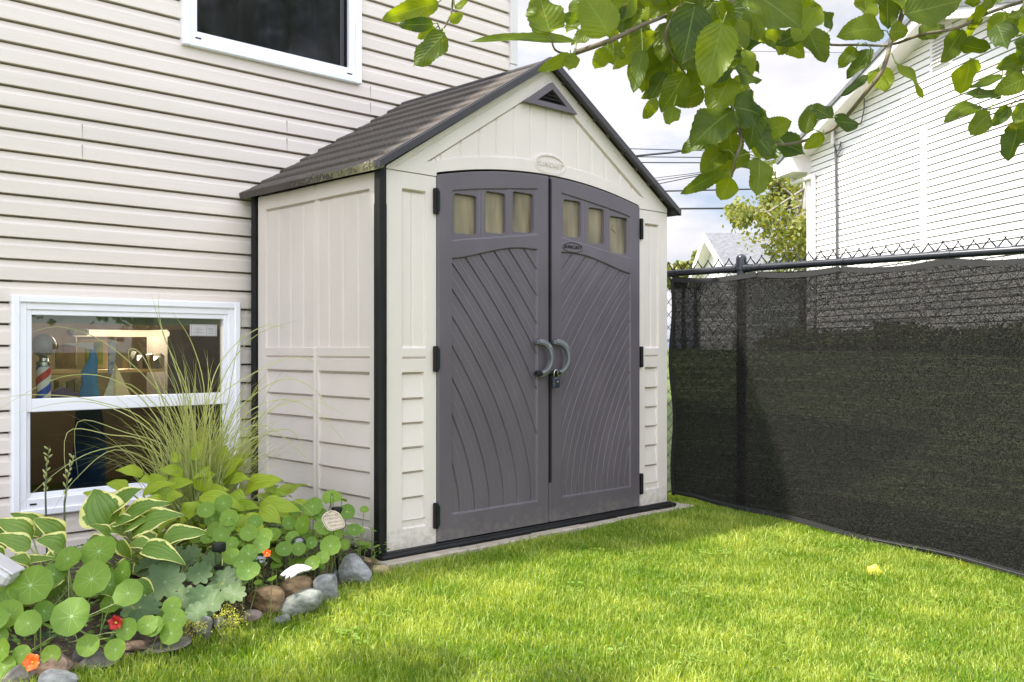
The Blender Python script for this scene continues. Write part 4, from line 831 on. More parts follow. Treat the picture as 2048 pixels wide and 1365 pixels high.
# --- variegated hosta
def hosta(name, label, leaves, mat, base, hts, fill, fillc, smat):
    t = thing(name, label, 'plant', base); lm = MB(); sm_ = MB()
    for (x0, y0, x1, y1, w_, d) in leaves:
        a = at(x0, y0, d); b = at(x1, y1, d-(.05 if abs(x1-x0) > abs(y1-y0) else -.02)); vert = abs(y1-y0) > 1.2*abs(x1-x0)
        nrm = TOCAM*(1.0 if vert else .75)+UP*(.35 if vert else .8)+RT*random.uniform(-.2, .2)
        leaf(lm, a, b, w_/F*d*1.3, nrm, random.uniform(.06, .14), random.uniform(.1, .4), 'hosta', 14, 9, 0, random.uniform(.2, .7), .10)
        e = Vector((base[0]+random.uniform(-.06, .06), base[1]+random.uniform(-.06, .06), base[2])); m_ = a.lerp(e, .5)+Vector((0, 0, .02)); sm_.tube([e, m_, a], [.005, .004, .003], 6)
    for _ in range(fill):
        an = random.uniform(0, 2*math.pi); r_ = random.uniform(.3, 1)*fillc[0]; c = Vector(base)+Vector((math.cos(an)*r_, math.sin(an)*r_*.7, random.uniform(.25, 1)*fillc[1])); dr = Vector((math.cos(an), math.sin(an), random.uniform(-.5, .35))).normalized(); s_ = random.uniform(.10, .18)
        leaf(lm, c, c+dr*s_, s_*.55, Vector((0, 0, 1))+TOCAM*.3, .1, .25, 'hosta', 10, 7, 0, random.uniform(.2, .8), .1); sm_.tube([Vector(base), c], [.005, .003], 5)
    lm.build('foliage', mat, t, True); sm_.build('stems', smat, t)
hosta('variegated_hosta', 'cream edged green hosta in front of the lower right of the basement window', [(218,1050,186,978,74,3.75),(216,1030,283,976,48,3.8),(246,1045,337,1002,40,3.75),(264,1067,361,1023,50,3.7),(320,1083,413,1063,40,3.6),(285,1097,370,1126,38,3.55),(222,1071,181,1050,22,3.7),(172,1088,218,1078,24,3.65),(252,1067,206,1058,30,3.75),(274,1160,309,1197,26,3.4),(240,1080,262,1120,26,3.55),(228,1046,278,1044,26,3.75),(250,1060,300,1040,36,3.72),(262,1085,320,1100,26,3.6)], M['hosta'], (-.98, .05, bedz(-1, .05)), 0, 30, (.26, .20), M['stem'])
hosta('variegated_hosta', 'cream edged green hosta at the far left under the window corner', [(124,1076,67,1037,40,3.6),(89,1067,22,1026,38,3.65),(66,1078,-12,1040,44,3.55),(62,1097,-14,1072,38,3.5),(128,1100,75,1078,44,3.5),(33,1134,110,1115,22,3.45),(60,1128,20,1115,26,3.4),(118,1110,90,1128,26,3.45),(20,1090,-40,1060,40,3.6),(10,1120,-40,1100,34,3.4)], M['hosta'], (-1.42, -.05, bedz(-1.4, -.05)), 0, 12, (.18, .16), M['stem'])
hosta('lime_hosta', 'bright lime green hosta in front of the tall grass clump', [(490,982,564,958,38,4.25),(519,1008,602,1021,32,4.1),(458,989,493,1017,30,4.1),(403,992,458,979,26,4.2),(442,925,453,890,22,4.3),(403,984,416,930,32,4.2),(445,958,487,918,38,4.3),(458,968,500,958,28,4.25),(480,1044,528,1062,46,3.95),(519,1021,562,1048,34,4.05),(468,1022,520,1016,28,4.05),(286,992,351,964,24,4.0),(366,952,316,937,26,4.2),(286,950,231,940,24,4.2),(388,922,403,877,20,4.2),(359,924,343,904,16,4.2),(399,994,491,1016,30,4.0),(370,1034,399,1001,32,3.95),(293,976,332,955,30,4.1),(205,1002,167,985,26,4.0),(256,983,214,966,30,4.05),(440,967,478,943,34,4.3),(330,975,388,965,28,4.1),(350,1000,300,985,28,4.0),(380,960,430,948,30,4.25),(420,1005,455,1030,30,4.05),(330,1010,280,1002,26,3.95),(360,985,330,1005,28,4.0),(540,1000,575,985,24,4.2),(470,940,500,905,26,4.35),(420,950,400,915,22,4.3),(310,960,275,965,24,4.1),(500,1035,470,1060,30,3.95)], M['lime'], (-.60, .42, bedz(-.6, .4)), 0, 90, (.40, .26), M['stem'])
# --- nasturtiums
def nasturtium(label, leaves, flowers, base, fill, spread, d0):
    t = thing('nasturtium', label, 'plant', base); lm = MB(); sm_ = MB()
    for (x, y, rx, ry, d) in leaves:
        tilt = min(ry/max(rx, 1), rx/max(ry, 1)); 
        if rx >= ry: nrm = TOCAM*(.15+tilt*.9)+UP*(1.05-.55*tilt)+RT*random.uniform(-.15, .15)
        else: nrm = TOCAM*(.3+tilt)+UP*.4+RT*random.choice((-.7, .7))
        r = max(rx, ry)/F*d; c = at(x, y, d); disk(lm, c, nrm, r, cup=random.uniform(-.05, .16))
        e = Vector((base[0]+random.uniform(-spread, spread), base[1]+random.uniform(-spread, spread)*.6, base[2])); m_ = c.lerp(e, .45)+Vector((random.uniform(-.02, .02), .02, .0)); sm_.tube([c, c+Vector((0, 0, -.015)), m_, e], [.0014, .0016, .002, .0022], 5)
    for _ in range(fill):
        x, y, rx, ry, d = random.choice(leaves); c = at(x+random.uniform(-50, 50), y+random.uniform(-5, 42), d+random.uniform(.06, .2)); r = random.uniform(.016, .034)
        if c.z < gz(c.x, c.y)+.03: continue
        disk(lm, c, Vector((random.uniform(-.6, .6), random.uniform(-.8, .2), 1)), r, n=18)
        sm_.tube([c, Vector((c.x+random.uniform(-.03, .03), c.y+.03, gz(c.x, c.y)+.01))], .0016, 5)
    lm.build('foliage', M['nast'], t, True); sm_.build('stems', M['stem'], t)
    for (x, y, r, d, m) in flowers:
        f = MB(); c = at(x, y, d); ax = (TOCAM+UP*.35+RT*random.uniform(-.2, .2)).normalized(); a_ = ax.orthogonal().normalized(); b_ = ax.cross(a_); rw = r/F*d
        for k in range(5):
            an = 2*math.pi*k/5+.3; dr = a_*math.cos(an)+b_*math.sin(an); leaf(f, c-ax*.006, c+dr*rw+ax*rw*.25, rw*1.15, ax, .12, -.15, 'ovate', 8, 7, 0, -.4, .22)
        f.tube([c-ax*.008, c-ax*.03+Vector((0, 0, -.01))], [.006, .001], 6); fl = f.build('flower', M[m], t, True); g = MB(); g.lathe(c-ax*.004, [(.004, 0), (.0035, .006), (.001, .008)], 8, ax); g.build('flower_centre', M['ygreen'], fl)
        sg = MB(); sg.tube([c-ax*.02, Vector((c.x, c.y+.05, c.z-.06)), Vector((base[0], base[1], base[2]))], .0017, 5); sg.build('flower_stalk', M['stem'], fl)
nasturtium('nasturtium with large round leaves, one orange and one red flower at the lower left', [(61,1171,43,29,3.25),(183,1159,39,31,3.3),(143,1233,40,34,3.12),(256,1187,30,21,3.25),(198,1103,36,25,3.45),(136,1118,27,19,3.4),(107,1149,25,21,3.38),(110,1176,24,13,3.4),(245,1145,19,25,3.35),(19,1230,30,25,3.15),(56,1247,27,22,3.1),(8,1205,29,20,3.2),(88,1223,19,21,3.2),(177,1292,23,20,3.1),(103,1312,21,21,3.02),(231,1300,22,21,3.1),(254,1259,23,23,3.15),(296,1251,21,15,3.2),(43,1309,19,19,3.0),(4,1300,18,23,3.0),(0,1272,17,17,3.1),(8,1335,24,22,2.98),(32,1356,26,22,2.95),(12,1150,18,16,3.35),(-6,1180,22,16,3.3),(220,1170,26,17,3.4),(60,1345,22,18,3.0),(-8,1240,24,18,3.1),(222,1208,22,14,3.35),(60,1190,22,12,3.35)], [(65,1325,19,2.96,'orange'),(232,1246,16,3.15,'red')], tuple(G(120, 1290, .02)), 60, .16, 3.2)
nasturtium('nasturtium trailing over the stones below the grey lobed leaves', [(344,1212,19,17,3.3),(348,1240,25,18,3.25),(342,1267,23,21,3.2),(307,1253,22,16,3.2),(330,1228,16,12,3.35)], [], tuple(G(345, 1290, .02)), 3, .05, 3.2)
nasturtium('nasturtium with small round leaves spreading in the middle of the bed', [(447,1007,19,17,3.85),(411,1020,18,14,3.8),(458,1037,19,15,3.8),(442,1071,17,14,3.7),(497,1066,18,16,3.75),(522,1090,18,16,3.7),(529,1073,17,14,3.75),(464,1113,18,14,3.6),(497,1108,19,17,3.6),(461,1089,17,14,3.68),(484,1124,18,11,3.55),(497,1142,24,13,3.5),(455,1053,17,12,3.78),(430,1060,17,14,3.8),(510,1045,16,12,3.85),(425,1040,16,12,3.85)], [(534,1107,9,3.65,'orange')], tuple(G(480, 1170, .02)), 48, .12, 3.7)
nasturtium('nasturtium with round leaves against the lower corner of the shed', [(625,1013,21,15,4.1),(664,995,20,8,4.15),(694,1024,16,16,4.15),(606,1050,18,19,4.0),(647,1053,19,13,4.0),(661,1092,21,19,3.95),(708,1060,15,9,4.1),(577,1047,10,14,4.0),(672,1069,13,12,4.05),(690,1089,10,11,4.05),(568,1098,17,12,3.85),(625,1127,16,12,3.85),(597,1098,15,12,3.9),(622,1086,13,11,3.95),(585,1075,14,13,3.95),(590,1020,14,10,4.1),(640,1030,15,11,4.1),(548,1070,15,12,3.9),(645,1115,14,10,3.9)], [], tuple(G(630, 1150, .02)), 44, .12, 4.0)
# --- ornamental grass
og = thing('ornamental_grass', 'tall arching variegated grass clump in front of the basement window', 'plant', at(400, 1015, 4.35)); og.location.z = bedz(og.location.x, og.location.y)
lm = MB(); random.seed(5); gb = Vector(og.location)
for i in range(640):
    an = random.uniform(0, 2*math.pi); rad = random.uniform(0, .15); p0 = gb+Vector((math.cos(an)*rad, math.sin(an)*rad*.8, 0)); side = random.gauss(0, .55) 
    out = (RT*random.gauss(.22, .62)+FW*random.gauss(-.15, .30)); Lh = random.choice((random.uniform(.45, .75), random.uniform(.7, 1.02), random.uniform(.7, 1.02))); ol = min(out.length, 1.3); out = out.normalized() if out.length > .01 else RT
    reach = Lh*(.12+.42*ol*random.uniform(.5, 1.1)); top = Lh*random.uniform(.85, 1.1)*(1-.25*ol); droop = random.uniform(0, .32)*ol*Lh
    pts = []
    for k in range(9):
        v = k/8; pts.append(p0+out*reach*v**1.5*(1+.15*v)+UP*(top*(1.55*v-.55*v*v)*1.0-droop*v**3.2))
    wd = random.uniform(.0015, .0030); sd = out.cross(UP); sd = (sd*.8+TOCAM.cross(UP)*.6).normalized() if random.random() < .7 else TOCAM.cross(UP)
    pts = [Vector((p.x, min(p.y, HYW-.05), p.z)) for p in pts]
    if any(p.x > -.05 and p.y > -.03 for p in pts): pts = [Vector((min(p.x, -.03), p.y, p.z)) for p in pts]
    vs = []; uv = []
    for k, p in enumerate(pts):
        w_ = wd*(1-(k/8)**2.2*.93); vs += [p-sd*w_, p+sd*w_]; uv += [(-1, k/8), (1, k/8)]
    lm.add(vs, [(2*k, 2*k+1, 2*k+3, 2*k+2) for k in range(8)], uv)
def blades(mb, spec):
    for P3, wd in spec:
        n_ = len(P3); sp = []
        for i in range(n_-1):
            a_ = P3[max(i-1, 0)]; b_ = P3[i]; c_ = P3[i+1]; d_ = P3[min(i+2, n_-1)]
            for k in range(5): u = k/5; sp.append(.5*((2*b_)+(c_-a_)*u+(2*a_-5*b_+4*c_-d_)*u*u+(3*b_-a_-3*c_+d_)*u*u*u))
        sp.append(P3[-1]); N_ = len(sp); vs = []; uv = []; sd = Vector((RT.x, RT.y, .6)).normalized()
        for k, p in enumerate(sp):
            tn = (sp[min(k+1, N_-1)]-sp[max(k-1, 0)]).normalized(); s2 = tn.cross(TOCAM).normalized(); w_ = wd*(1-(k/(N_-1))**2.5*.9); vs += [p-s2*w_, p+s2*w_]; uv += [(-1, k/N_), (1, k/N_)]
        mb.add(vs, [(2*k, 2*k+1, 2*k+3, 2*k+2) for k in range(N_-1)], uv)
gd = (gb-CAM).dot(FW)
LONG = [[(385,1000),(330,860),(240,765),(120,755),(-20,830)],[(380,1000),(320,880),(220,815),(130,805),(20,830)],[(375,1000),(300,850),(180,800),(60,790),(-10,800)],[(390,1000),(350,830),(230,700),(130,655),(60,665)],[(395,1000),(420,820),(520,740),(600,715),(665,745)],[(400,1000),(450,850),(560,760),(640,790),(660,860)],[(400,1000),(380,800),(330,680),(303,590)],[(395,1000),(370,800),(322,650),(318,585)],[(400,1000),(430,800),(500,680),(600,640)],[(400,1000),(420,780),(470,690),(540,650),(590,670)],[(395,1000),(340,900),(250,865),(155,845),(157,960)],[(385,1000),(300,890),(220,870),(134,866),(136,990)],[(400,1000),(470,900),(560,860),(600,880),(612,930)],[(405,1000),(470,850),(560,800),(640,830),(700,900)],[(400,1000),(410,800),(385,690),(345,625)],[(405,1000),(450,830),(470,720),(500,600)],[(398,1000),(350,860),(290,720),(258,700),(262,740)],[(400,1000),(340,850),(262,770),(210,780)],[(400,1000),(440,900),(520,850),(600,905),(640,960)],[(400,1000),(455,880),(540,820),(620,800),(690,830)],[(395,1000),(300,900),(200,900),(120,940),(40,1010)],[(395,1000),(330,940),(230,900),(150,960),(100,1030)]]
blades(lm, [([at(x, y, gd+(-.12+.25*math.sin(i*2.1))*(k/len(L_))) for k, (x, y) in enumerate(L_)], .0024) for i, L_ in enumerate(LONG)])
lm.build('blades', M['blade'], og)
dg_ = thing('strappy_plant', 'dark green strap leaved clump beside the rear corner of the shed', 'plant', G(500, 1040, .02)); q = MB(); d_ = (Vector(dg_.location)-CAM).dot(FW)
blades(q, [([at(x0, 1000, d_), at((x0+x1)/2-8, (1000+y1)/2-14, d_-.02), at(x1, y1, d_-.05)], .0032) for x0, x1, y1 in ((480,595,895),(485,570,905),(478,560,870),(476,540,900),(482,590,915),(470,520,860),(474,505,880),(486,575,925),(470,490,850),(490,560,930))]); q.build('blades', leafmat('darkblade', (.05, .10, .03), (.10, .16, .05), .2, 'plain'), dg_)
q = MB(); blades(q, [([at(480, 960, d_), at(505, 925, d_-.02), at(535, 895, d_-.03)], .003), ([at(478, 965, d_), at(500, 935, d_-.02), at(522, 912, d_-.03)], .003)]); q.build('dry_blades', leafmat('dryblade', (.45, .20, .06), (.55, .30, .10), .2, 'plain'), dg_)
# --- seed stalks
for (pts, lab) in (([(96,1040),(91,990),(93,940),(99,893)], 'taller stalk of green seed pods at the lower left of the basement window'), ([(130,1075),(129,1010),(136,950),(149,912)], 'second stalk of green seed pods, just right of the taller one')):
    t = thing('seed_stalk', lab, 'plant', at(*pts[0], 3.75)+Vector((0, 0, -.1))); P3 = [at(x, y, 3.75) for x, y in pts]; P3[0] = Vector((P3[0].x, P3[0].y, bedz(P3[0].x, P3[0].y))); q = MB(); q.tube(P3, [.004, .0035, .003, .0015], 6); q.build('stalk', M['darkstem'], t); q = MB()
    for k in range(15):
        v = .35+.65*(k+random.uniform(-.4, .2))/15; i = min(int(v*3), 2); p = P3[i].lerp(P3[i+1], v*3-i); s = 1 if k % 2 else -1; dr = (RT*s*random.uniform(.1, .9)+UP*.9+FW*random.uniform(-.9, .9)).normalized(); ss_ = random.uniform(.7, 1.1); q.tube([p, p+dr*.012*ss_, p+dr*.02*ss_, p+dr*.027*ss_], [.001, .0038, .0034, .0006], 6)
    q.has_uv = True; q.build('seed_pods', M['pod'], t, True)
# --- grey lobed plant and yellow sprays
t = thing('lobed_leaf_plant', 'grey green plant with large lobed leaves beside the solar light', 'plant', G(400, 1230, .02)); lm = MB(); sm_ = MB()
for (x, y, r, d) in ((330,1165,46,3.45),(398,1148,30,3.5),(405,1192,30,3.35),(448,1160,30,3.5),(425,1208,30,3.3),(468,1188,26,3.4),(385,1112,24,3.65),(420,1128,26,3.6),(365,1200,30,3.35),(300,1135,30,3.6),(350,1120,30,3.6),(445,1130,24,3.6),(478,1160,22,3.5),(280,1215,38,3.3),(395,1225,26,3.25)):
    c = at(x, y, d); disk(lm, c, TOCAM*.7+UP*.8+RT*random.uniform(-.4, .4), r/F*d, 9, .8, None, .1, .14, 36); sm_.tube([c, Vector(t.location)], .0025, 5)
lm.build('foliage', M['heuch'], t, True)
t = thing('lobed_leaf_plant', 'dark lobed leaves low over the stones at the lower left', 'plant', G(90, 1330, .02)); lm = MB()
for (x, y, r, d) in ((78,1290,34,3.2),(110,1275,24,3.25),(60,1275,24,3.25)): c = at(x, y, d); disk(lm, c, TOCAM*.4+UP*.9, r/F*d, 9, .8, None, .1, .14, 36); lm.tube([c, Vector(t.location)], .002, 5)
lm.build('foliage', leafmat('darklobed', (.04, .075, .035), (.08, .12, .06), .2, 'radial', vein=(.1, .15, .09)), t, True)
for (lab, clusters) in (('yellow green flower sprays tumbling over the stones below the lobed leaves', [(385,1215,3.3),(378,1235,3.28),(398,1240,3.25),(392,1200,3.32),(375,1220,3.3)]), ('yellow green flower sprays left of the large tan stone', [(450,1195,3.35),(462,1210,3.3),(470,1232,3.25),(452,1240,3.2),(476,1222,3.28),(440,1215,3.3),(458,1228,3.25)])):
    c0 = clusters[0]; t = thing('flower_spray', lab, 'flowers', G(c0[0], c0[1]+20, .01)); q = MB(); st_ = MB()
    for (x, y, d) in clusters:
        c = G(x, y+14, .085)
        for _ in range(110):
            p = c+Vector((random.gauss(0, .018), random.gauss(0, .018), random.gauss(0, .013))); s_ = random.uniform(.0018, .0035); a_ = rv(1).normalized()*s_; b_ = rv(1).normalized()*s_; q.add([p+a_, p+b_, p-a_, p-b_], [(0, 1, 2, 3)], [(0, 0)]*4)
        for _ in range(3): st_.tube([c+rv(.012), Vector((c.x, c.y+.03, gz(c.x, c.y)))], .0008, 4)
    q.build('blossoms', M['ygreen'], t); st_.build('stems', M['stem'], t)
# low ground cover filling the bed
q = MB(); random.seed(31)
SXs = [p.x for p in STONELINE]; SYs = [p.y for p in STONELINE]
for _ in range(1500):
    x = random.uniform(-1.75, .0); ylo = np.interp(x, SXs, SYs)+.10; y = ylo+(HYW-.15-ylo)*random.random()**1.5; z = bedz(x, y)+random.uniform(.01, .07); s_ = random.uniform(.012, .032); an = random.uniform(0, 6.28); dr = Vector((math.cos(an), math.sin(an), random.uniform(-.2, .5)))
    leaf(q, (x, y, z), Vector((x, y, z))+dr*s_, s_*.6, (random.uniform(-.5, .5), random.uniform(-.7, .3), 1), .1, .2, 'ovate', 4, 3)
o = q.build('ground_cover', leafmat('cover_leaf', (.06, .13, .03), (.20, .30, .05), .3, 'plain'), None, True); tag(o, 'small leafed green ground cover between the plants of the bed', 'plants', kind='stuff')
# ------------------------------------------------------------------ stones
def rockmat(name, c, c2, s=14): return pm(name, tuple(q*.55 for q in c), .85, .2, s*1.6, (1, 1, 2.2), 1., 60, col2=tuple(q*.95 for q in c2), bdist=.006, detail=9)
RM = {'grey': rockmat('rock_grey', (.21, .21, .205), (.37, .365, .35)), 'tan': rockmat('rock_tan', (.20, .11, .05), (.42, .28, .15)), 'brown': rockmat('rock_brown', (.12, .075, .05), (.27, .18, .12)), 'yellow': rockmat('rock_yellow', (.38, .28, .12), (.50, .40, .20)), 'pink': rockmat('rock_pink', (.30, .22, .19), (.42, .32, .28)), 'green': rockmat('rock_green', (.20, .21, .18), (.33, .34, .29)), 'slab': rockmat('rock_slab', (.12, .105, .09), (.26, .23, .20), 8)}
import bmesh
def rock(px, pyb, wpx, hpx, m, label, ang=0, rot=0., dep=.8, seed=0):
    rg = random.Random(seed*7+3); bm = bmesh.new(); bmesh.ops.create_icosphere(bm, subdivisions=4, radius=1)
    pl_ = [(Vector((rg.uniform(-1, 1), rg.uniform(-1, 1), rg.uniform(-.6, 1))).normalized(), rg.uniform(.5, .82)) for _ in range(ang)]
    f = [Vector((rg.uniform(-2, 2), rg.uniform(-2, 2), rg.uniform(-2, 2))) for _ in range(5)]
    for v in bm.verts:
        p = v.co.copy(); p = Vector([math.copysign(abs(c)**.85, c) for c in p])
        for n_, d_ in pl_:
            k = p.dot(n_)-d_
            if k > 0: p -= n_*k*.92
        s = 1+.07*sum(math.sin(p.dot(q_)*2.2+i*2) for i, q_ in enumerate(f))/2
        s += .012*math.sin(p.x*19+p.y*13)*math.sin(p.z*17+p.y*9)
        v.co = p*s
    base = G(px, pyb, 0); d = (base-CAM).dot(FW)+.03; sx_ = wpx/F*d/2; sz_ = hpx/F*d/2*1.08
    Mx = Matrix.Translation((0, 0, sz_*.86)) @ Matrix.Rotation(YAW-R(90)+rg.uniform(-.2, .2), 4, 'Z') @ Matrix.Rotation(R(rot), 4, 'Y') @ Matrix.Diagonal((sx_, sx_*dep, sz_, 1))
    bmesh.ops.transform(bm, matrix=Mx, verts=bm.verts); me = bpy.data.meshes.new('stone'); bm.to_mesh(me); bm.free(); me.materials.append(RM[m]); me.shade_smooth()
    if ang and hasattr(me, 'set_sharp_from_angle'): me.set_sharp_from_angle(angle=R(28))
    o = bpy.data.objects.new('stone', me); scn.collection.objects.link(o); o.location = base+FW*sx_*.3; tag(o, label, 'stone', 'stones edging the bed')
ROCKS = [(708,1174,74,66,'grey','large pale blue grey angular stone at the shed corner',7,0),(661,1145,30,28,'brown','small round brown stone left of the large pale angular stone',0,0),(640,1158,56,20,'brown','flat reddish brown slab tilted below the round brown stone',5,-14),(758,1156,34,24,'yellow','small smooth yellow stone beside the paving strip',0,0),(746,1134,40,16,'tan','thin orange brown stone wedged between the shed base and the pale angular stone',2,8),(529,1230,78,54,'tan','large smooth tan boulder left of the middle of the stone edging',2,-8),(590,1202,66,46,'tan','smooth reddish tan stone leaning right of the large tan boulder',1,-14),(598,1232,92,44,'green','long smooth grey green stone low in front of the reddish tan stone',1,-20),(651,1206,62,54,'grey','cracked grey stone below the round brown stone',4,0),(668,1168,32,28,'grey','small grey stone tucked against the large pale angular stone',4,0),(522,1186,54,22,'brown','flat brown stone lying behind the large tan boulder',5,-10),(500,1246,44,24,'pink','low pale stone half buried in grass below the tan boulder',1,-10),(482,1226,16,16,'pink','tiny pinkish stone left of the tan boulder',3,0),(560,1250,40,16,'green','thin green grey stone buried in the lawn edge',2,-20),(404,1280,40,48,'grey','pale upright stone behind the yellow flower sprays',4,0),(438,1262,24,28,'grey','small pale stone right of the upright pale one',4,0),(159,1330,54,34,'slab','brown slab leaning under the nasturtium leaves',5,-25),(196,1338,92,30,'slab','long flat grey brown slab at the lower left lawn edge',5,-14),(104,1362,84,48,'brown','brown stone right of the orange flower',3,0),(112,1385,84,44,'grey','grey stone cut by the bottom edge of the photo',3,-5),(320,1306,110,18,'slab','long thin dark slab half hidden by lawn below the trailing nasturtium',4,-7),(262,1310,60,24,'brown','brown stone behind the long thin slab',4,0),(30,1375,60,40,'slab','dark slab under the leaves in the bottom left corner',4,0),(625,1170,26,18,'brown','small brown stone under the white ornament',3,0),(460,1256,30,18,'slab','small dark stone between the pale and tan stones',3,0)]
for i, (a, b, c, d, m, l, an, ro) in enumerate(ROCKS): rock(a, b, c, d, m, l, an, ro, .8, i+1)
# ------------------------------------------------------------------ ornaments in the bed
def solar(px, pyt, d, wpx, lab):
    c = at(px, pyt, d); r = wpx/F*d/2; t = thing('solar_light', lab, 'garden light', (c.x, c.y, gz(c.x, c.y)))
    q = MB(); q.lathe(c, [(r*.9, 0), (r, -.004), (r, -r*1.1), (r*.92, -r*1.25)], 20); q.build('cap', M['black_plastic'], t, True, 40)
    q = MB(); q.lathe(c, [(r*.62, -r*1.25), (r*.6, -r*3.4)], 16); q.build('lens', M['glass'], t, True, 40)
    q = MB(); q.lathe(c, [(r*.75, -r*3.4), (r*.7, -r*3.8), (.006, -r*4.1), (.006, -(c.z-gz(c.x, c.y)))], 12); q.build('stake', M['black_plastic'], t, True, 40)
solar(438, 1086, 3.55, 27, 'black capped solar garden light in the middle of the bed'); solar(674, 1015, 4.16, 23, 'black capped solar light behind the hanging plaque')
pq = thing('garden_plaque', 'small pale plaque with pink lettering hung on a wire hook by the shed', 'plaque', G(664, 1130, .0)); d = 3.98
outl = [(643,1040),(645,1032),(652,1025),(662,1021),(671,1022),(679,1027),(685,1037),(690,1049),(689,1054),(684,1057),(672,1060),(663,1063),(655,1060),(648,1050)]
q = MB(); q.add([at(x, y, d) for x, y in outl]+[at(x, y, d+.008) for x, y in outl], [tuple(range(14)), tuple(range(14, 28))[::-1]]+[(i, i+14, (i+1) % 14+14, (i+1) % 14) for i in range(14)]); q.build('plate', M['plaque'], pq)
q = MB(); cx_ = sum(x for x, y in outl)/14; cy_ = sum(y for x, y in outl)/14; q.tube([at(cx_+(x-cx_)*.88, cy_+(y-cy_)*.88, d-.001) for x, y in outl+outl[:1]], .0010, 4, False)
rr = random.Random(4)
for (xa, xb, ya, sl) in ((649, 676, 1035, -.16), (650, 681, 1041, -.16), (656, 683, 1047.5, -.16), (660, 685, 1054, -.16)):
    x = xa
    while x < xb:
        w_ = rr.uniform(1.5, 2.6); y = ya+(x-xa)*sl; k = rr.randint(0, 3)
        pts = [[(0, 0), (0, -3), (w_*.8, -1.5), (w_*.8, 0)], [(0, -3), (w_*.4, 0), (w_*.8, -3)], [(w_*.8, -2.5), (0, -3), (0, 0), (w_*.8, 0)], [(0, 0), (0, -3), (w_*.8, -3), (0, -1.5), (w_*.8, 0)]][k]
        q.tube([at(x+a_, y+b_, d-.0012) for a_, b_ in pts], .0005, 4, False); x += w_+.5
for cx_, cy_ in ((653.5, 1030), (673, 1029.5)): q.tube([at(cx_+2.6*math.cos(t_), cy_+2.6*math.sin(t_), d-.0012) for t_ in np.linspace(0, 6.28, 9)], .0007, 4, False)
q.build('lettering', M['plaqueink'], pq)
q = MB(); q.tube([at(659.5, 1026, d-.002), at(661, 1010, d-.004), at(662, 990, d), at(664, 986, d), at(666, 992, d+.01), Vector((at(668, 1000, d+.012).x, at(668, 1000, d+.012).y, gz(0, .1)))], .0012, 5); q.build('hook', M['black_plastic'], pq)
og2 = thing('garden_ornament', 'flat white fish shaped ceramic ornament lying on the brown stones', 'ornament', G(592, 1165, .0)); d = 3.72
ot = [(560,1150),(570,1141),(582,1133),(594,1128.5),(606,1129),(618,1133),(624,1136),(618,1140),(606,1142),(596,1146),(588,1152),(580,1156),(582,1150),(574,1156),(570,1158),(573,1150),(566,1152)]
n_ = len(ot); q = MB(); q.add([at(x, y, d-.02+.0016*(1150-y)) for x, y in ot]+[at(x, y+3, d-.012+.0016*(1150-y)) for x, y in ot], [tuple(range(n_)), tuple(range(n_, 2*n_))[::-1]]+[(i, i+n_, (i+1) % n_+n_, (i+1) % n_) for i in range(n_)]); q.build('body', M['ceramic'], og2)
q = MB()
for x, y in ((590, 1136), (595, 1134.5), (600, 1133)): q.tube([at(x, y, d-.022+.0016*(1150-y)), at(x+1.5, y-2.4, d-.022+.0016*(1152-y))], .0016, 5)
q.build('gill_marks', M['pink'], og2)
for (x, y, r, d, l) in ((597, 1088, 15, 3.95, 'shiny green glass ball among the nasturtiums near the plaque'), (520, 1124, 17, 3.7, 'shiny green glass ball left of the white ornament')):
    c = at(x, y, d); rw = r/F*d; q = MB(); q.lathe(c-Vector((0, 0, rw)), [(rw*math.sin(t_), rw*(1-math.cos(t_))) for t_ in np.linspace(.05, math.pi-.05, 14)], 20); tag(centre(q.build('glass_ball', M['greenglass'], None, True)), l, 'glass ball')
c = at(-22, 1128, 3.25); q = MB(); q.box(-.10, .10, -.05, .05, -.025, .025, .012, Matrix.Translation(c) @ Matrix.Rotation(YAW-R(90), 4, 'Z') @ Matrix.Rotation(R(32), 4, 'Y')); q.box(-.10, .10, -.043, .043, .026, .034, .004, Matrix.Translation(c) @ Matrix.Rotation(YAW-R(90), 4, 'Z') @ Matrix.Rotation(R(32), 4, 'Y'))
tag(centre(q.build('downspout_end', M['ceramic'])), 'white plastic downspout end poking in at the left edge of the bed', 'downspout')
p = G(1750, 1145, .012); q = MB(); leaf(q, p-RT*.045, p+RT*.045, .07, UP+TOCAM*.8, .12, .2, 'ovate', 10, 7, 0, .2, .3); tag(centre(q.build('fallen_leaf', M['yleaf'], None, True)), 'single yellow fallen leaf lying on the lawn near the screen', 'leaf')
# ------------------------------------------------------------------ neighbour's house
def nb(s, h, o=0.):      # s metres along its wall from the far corner towards us, h height, o out of the wall towards us/left
    f = 16.9-.984*s+o*-.177; l = 5.18+.177*s-.984*o; p = CAM+FW*f+RT*l; return Vector((p.x, p.y, h))
nh = thing('neighbour_house', 'white sided neighbouring house with a low gable beyond the fence', 'house', nb(3.8, .5, -3))
wl = 7.6; ev = 4.30; pk = 5.42
mb = MB(); z = .3; e = .1
while z < pk:
    zt = z+e
    def ext(zz): return (0., wl) if zz <= ev else ((zz-ev)/(pk-ev)*wl/2, wl-(zz-ev)/(pk-ev)*wl/2)
    a0, b0 = ext(z); a1, b1 = ext(min(zt, pk-.001)); zt = min(zt, pk-.001)
    mb.add([nb(a0, z, .016), nb(b0, z, .016), nb(b1, zt-.013, .004), nb(a1, zt-.013, .004), nb(b1, zt-.013, -.012), nb(a1, zt-.013, -.012), nb(a0, z, -.012), nb(b0, z, -.012)], [(0, 1, 2, 3), (3, 2, 4, 5), (6, 7, 1, 0)]); z += e
mb.build('siding', M['nsiding'], nh)
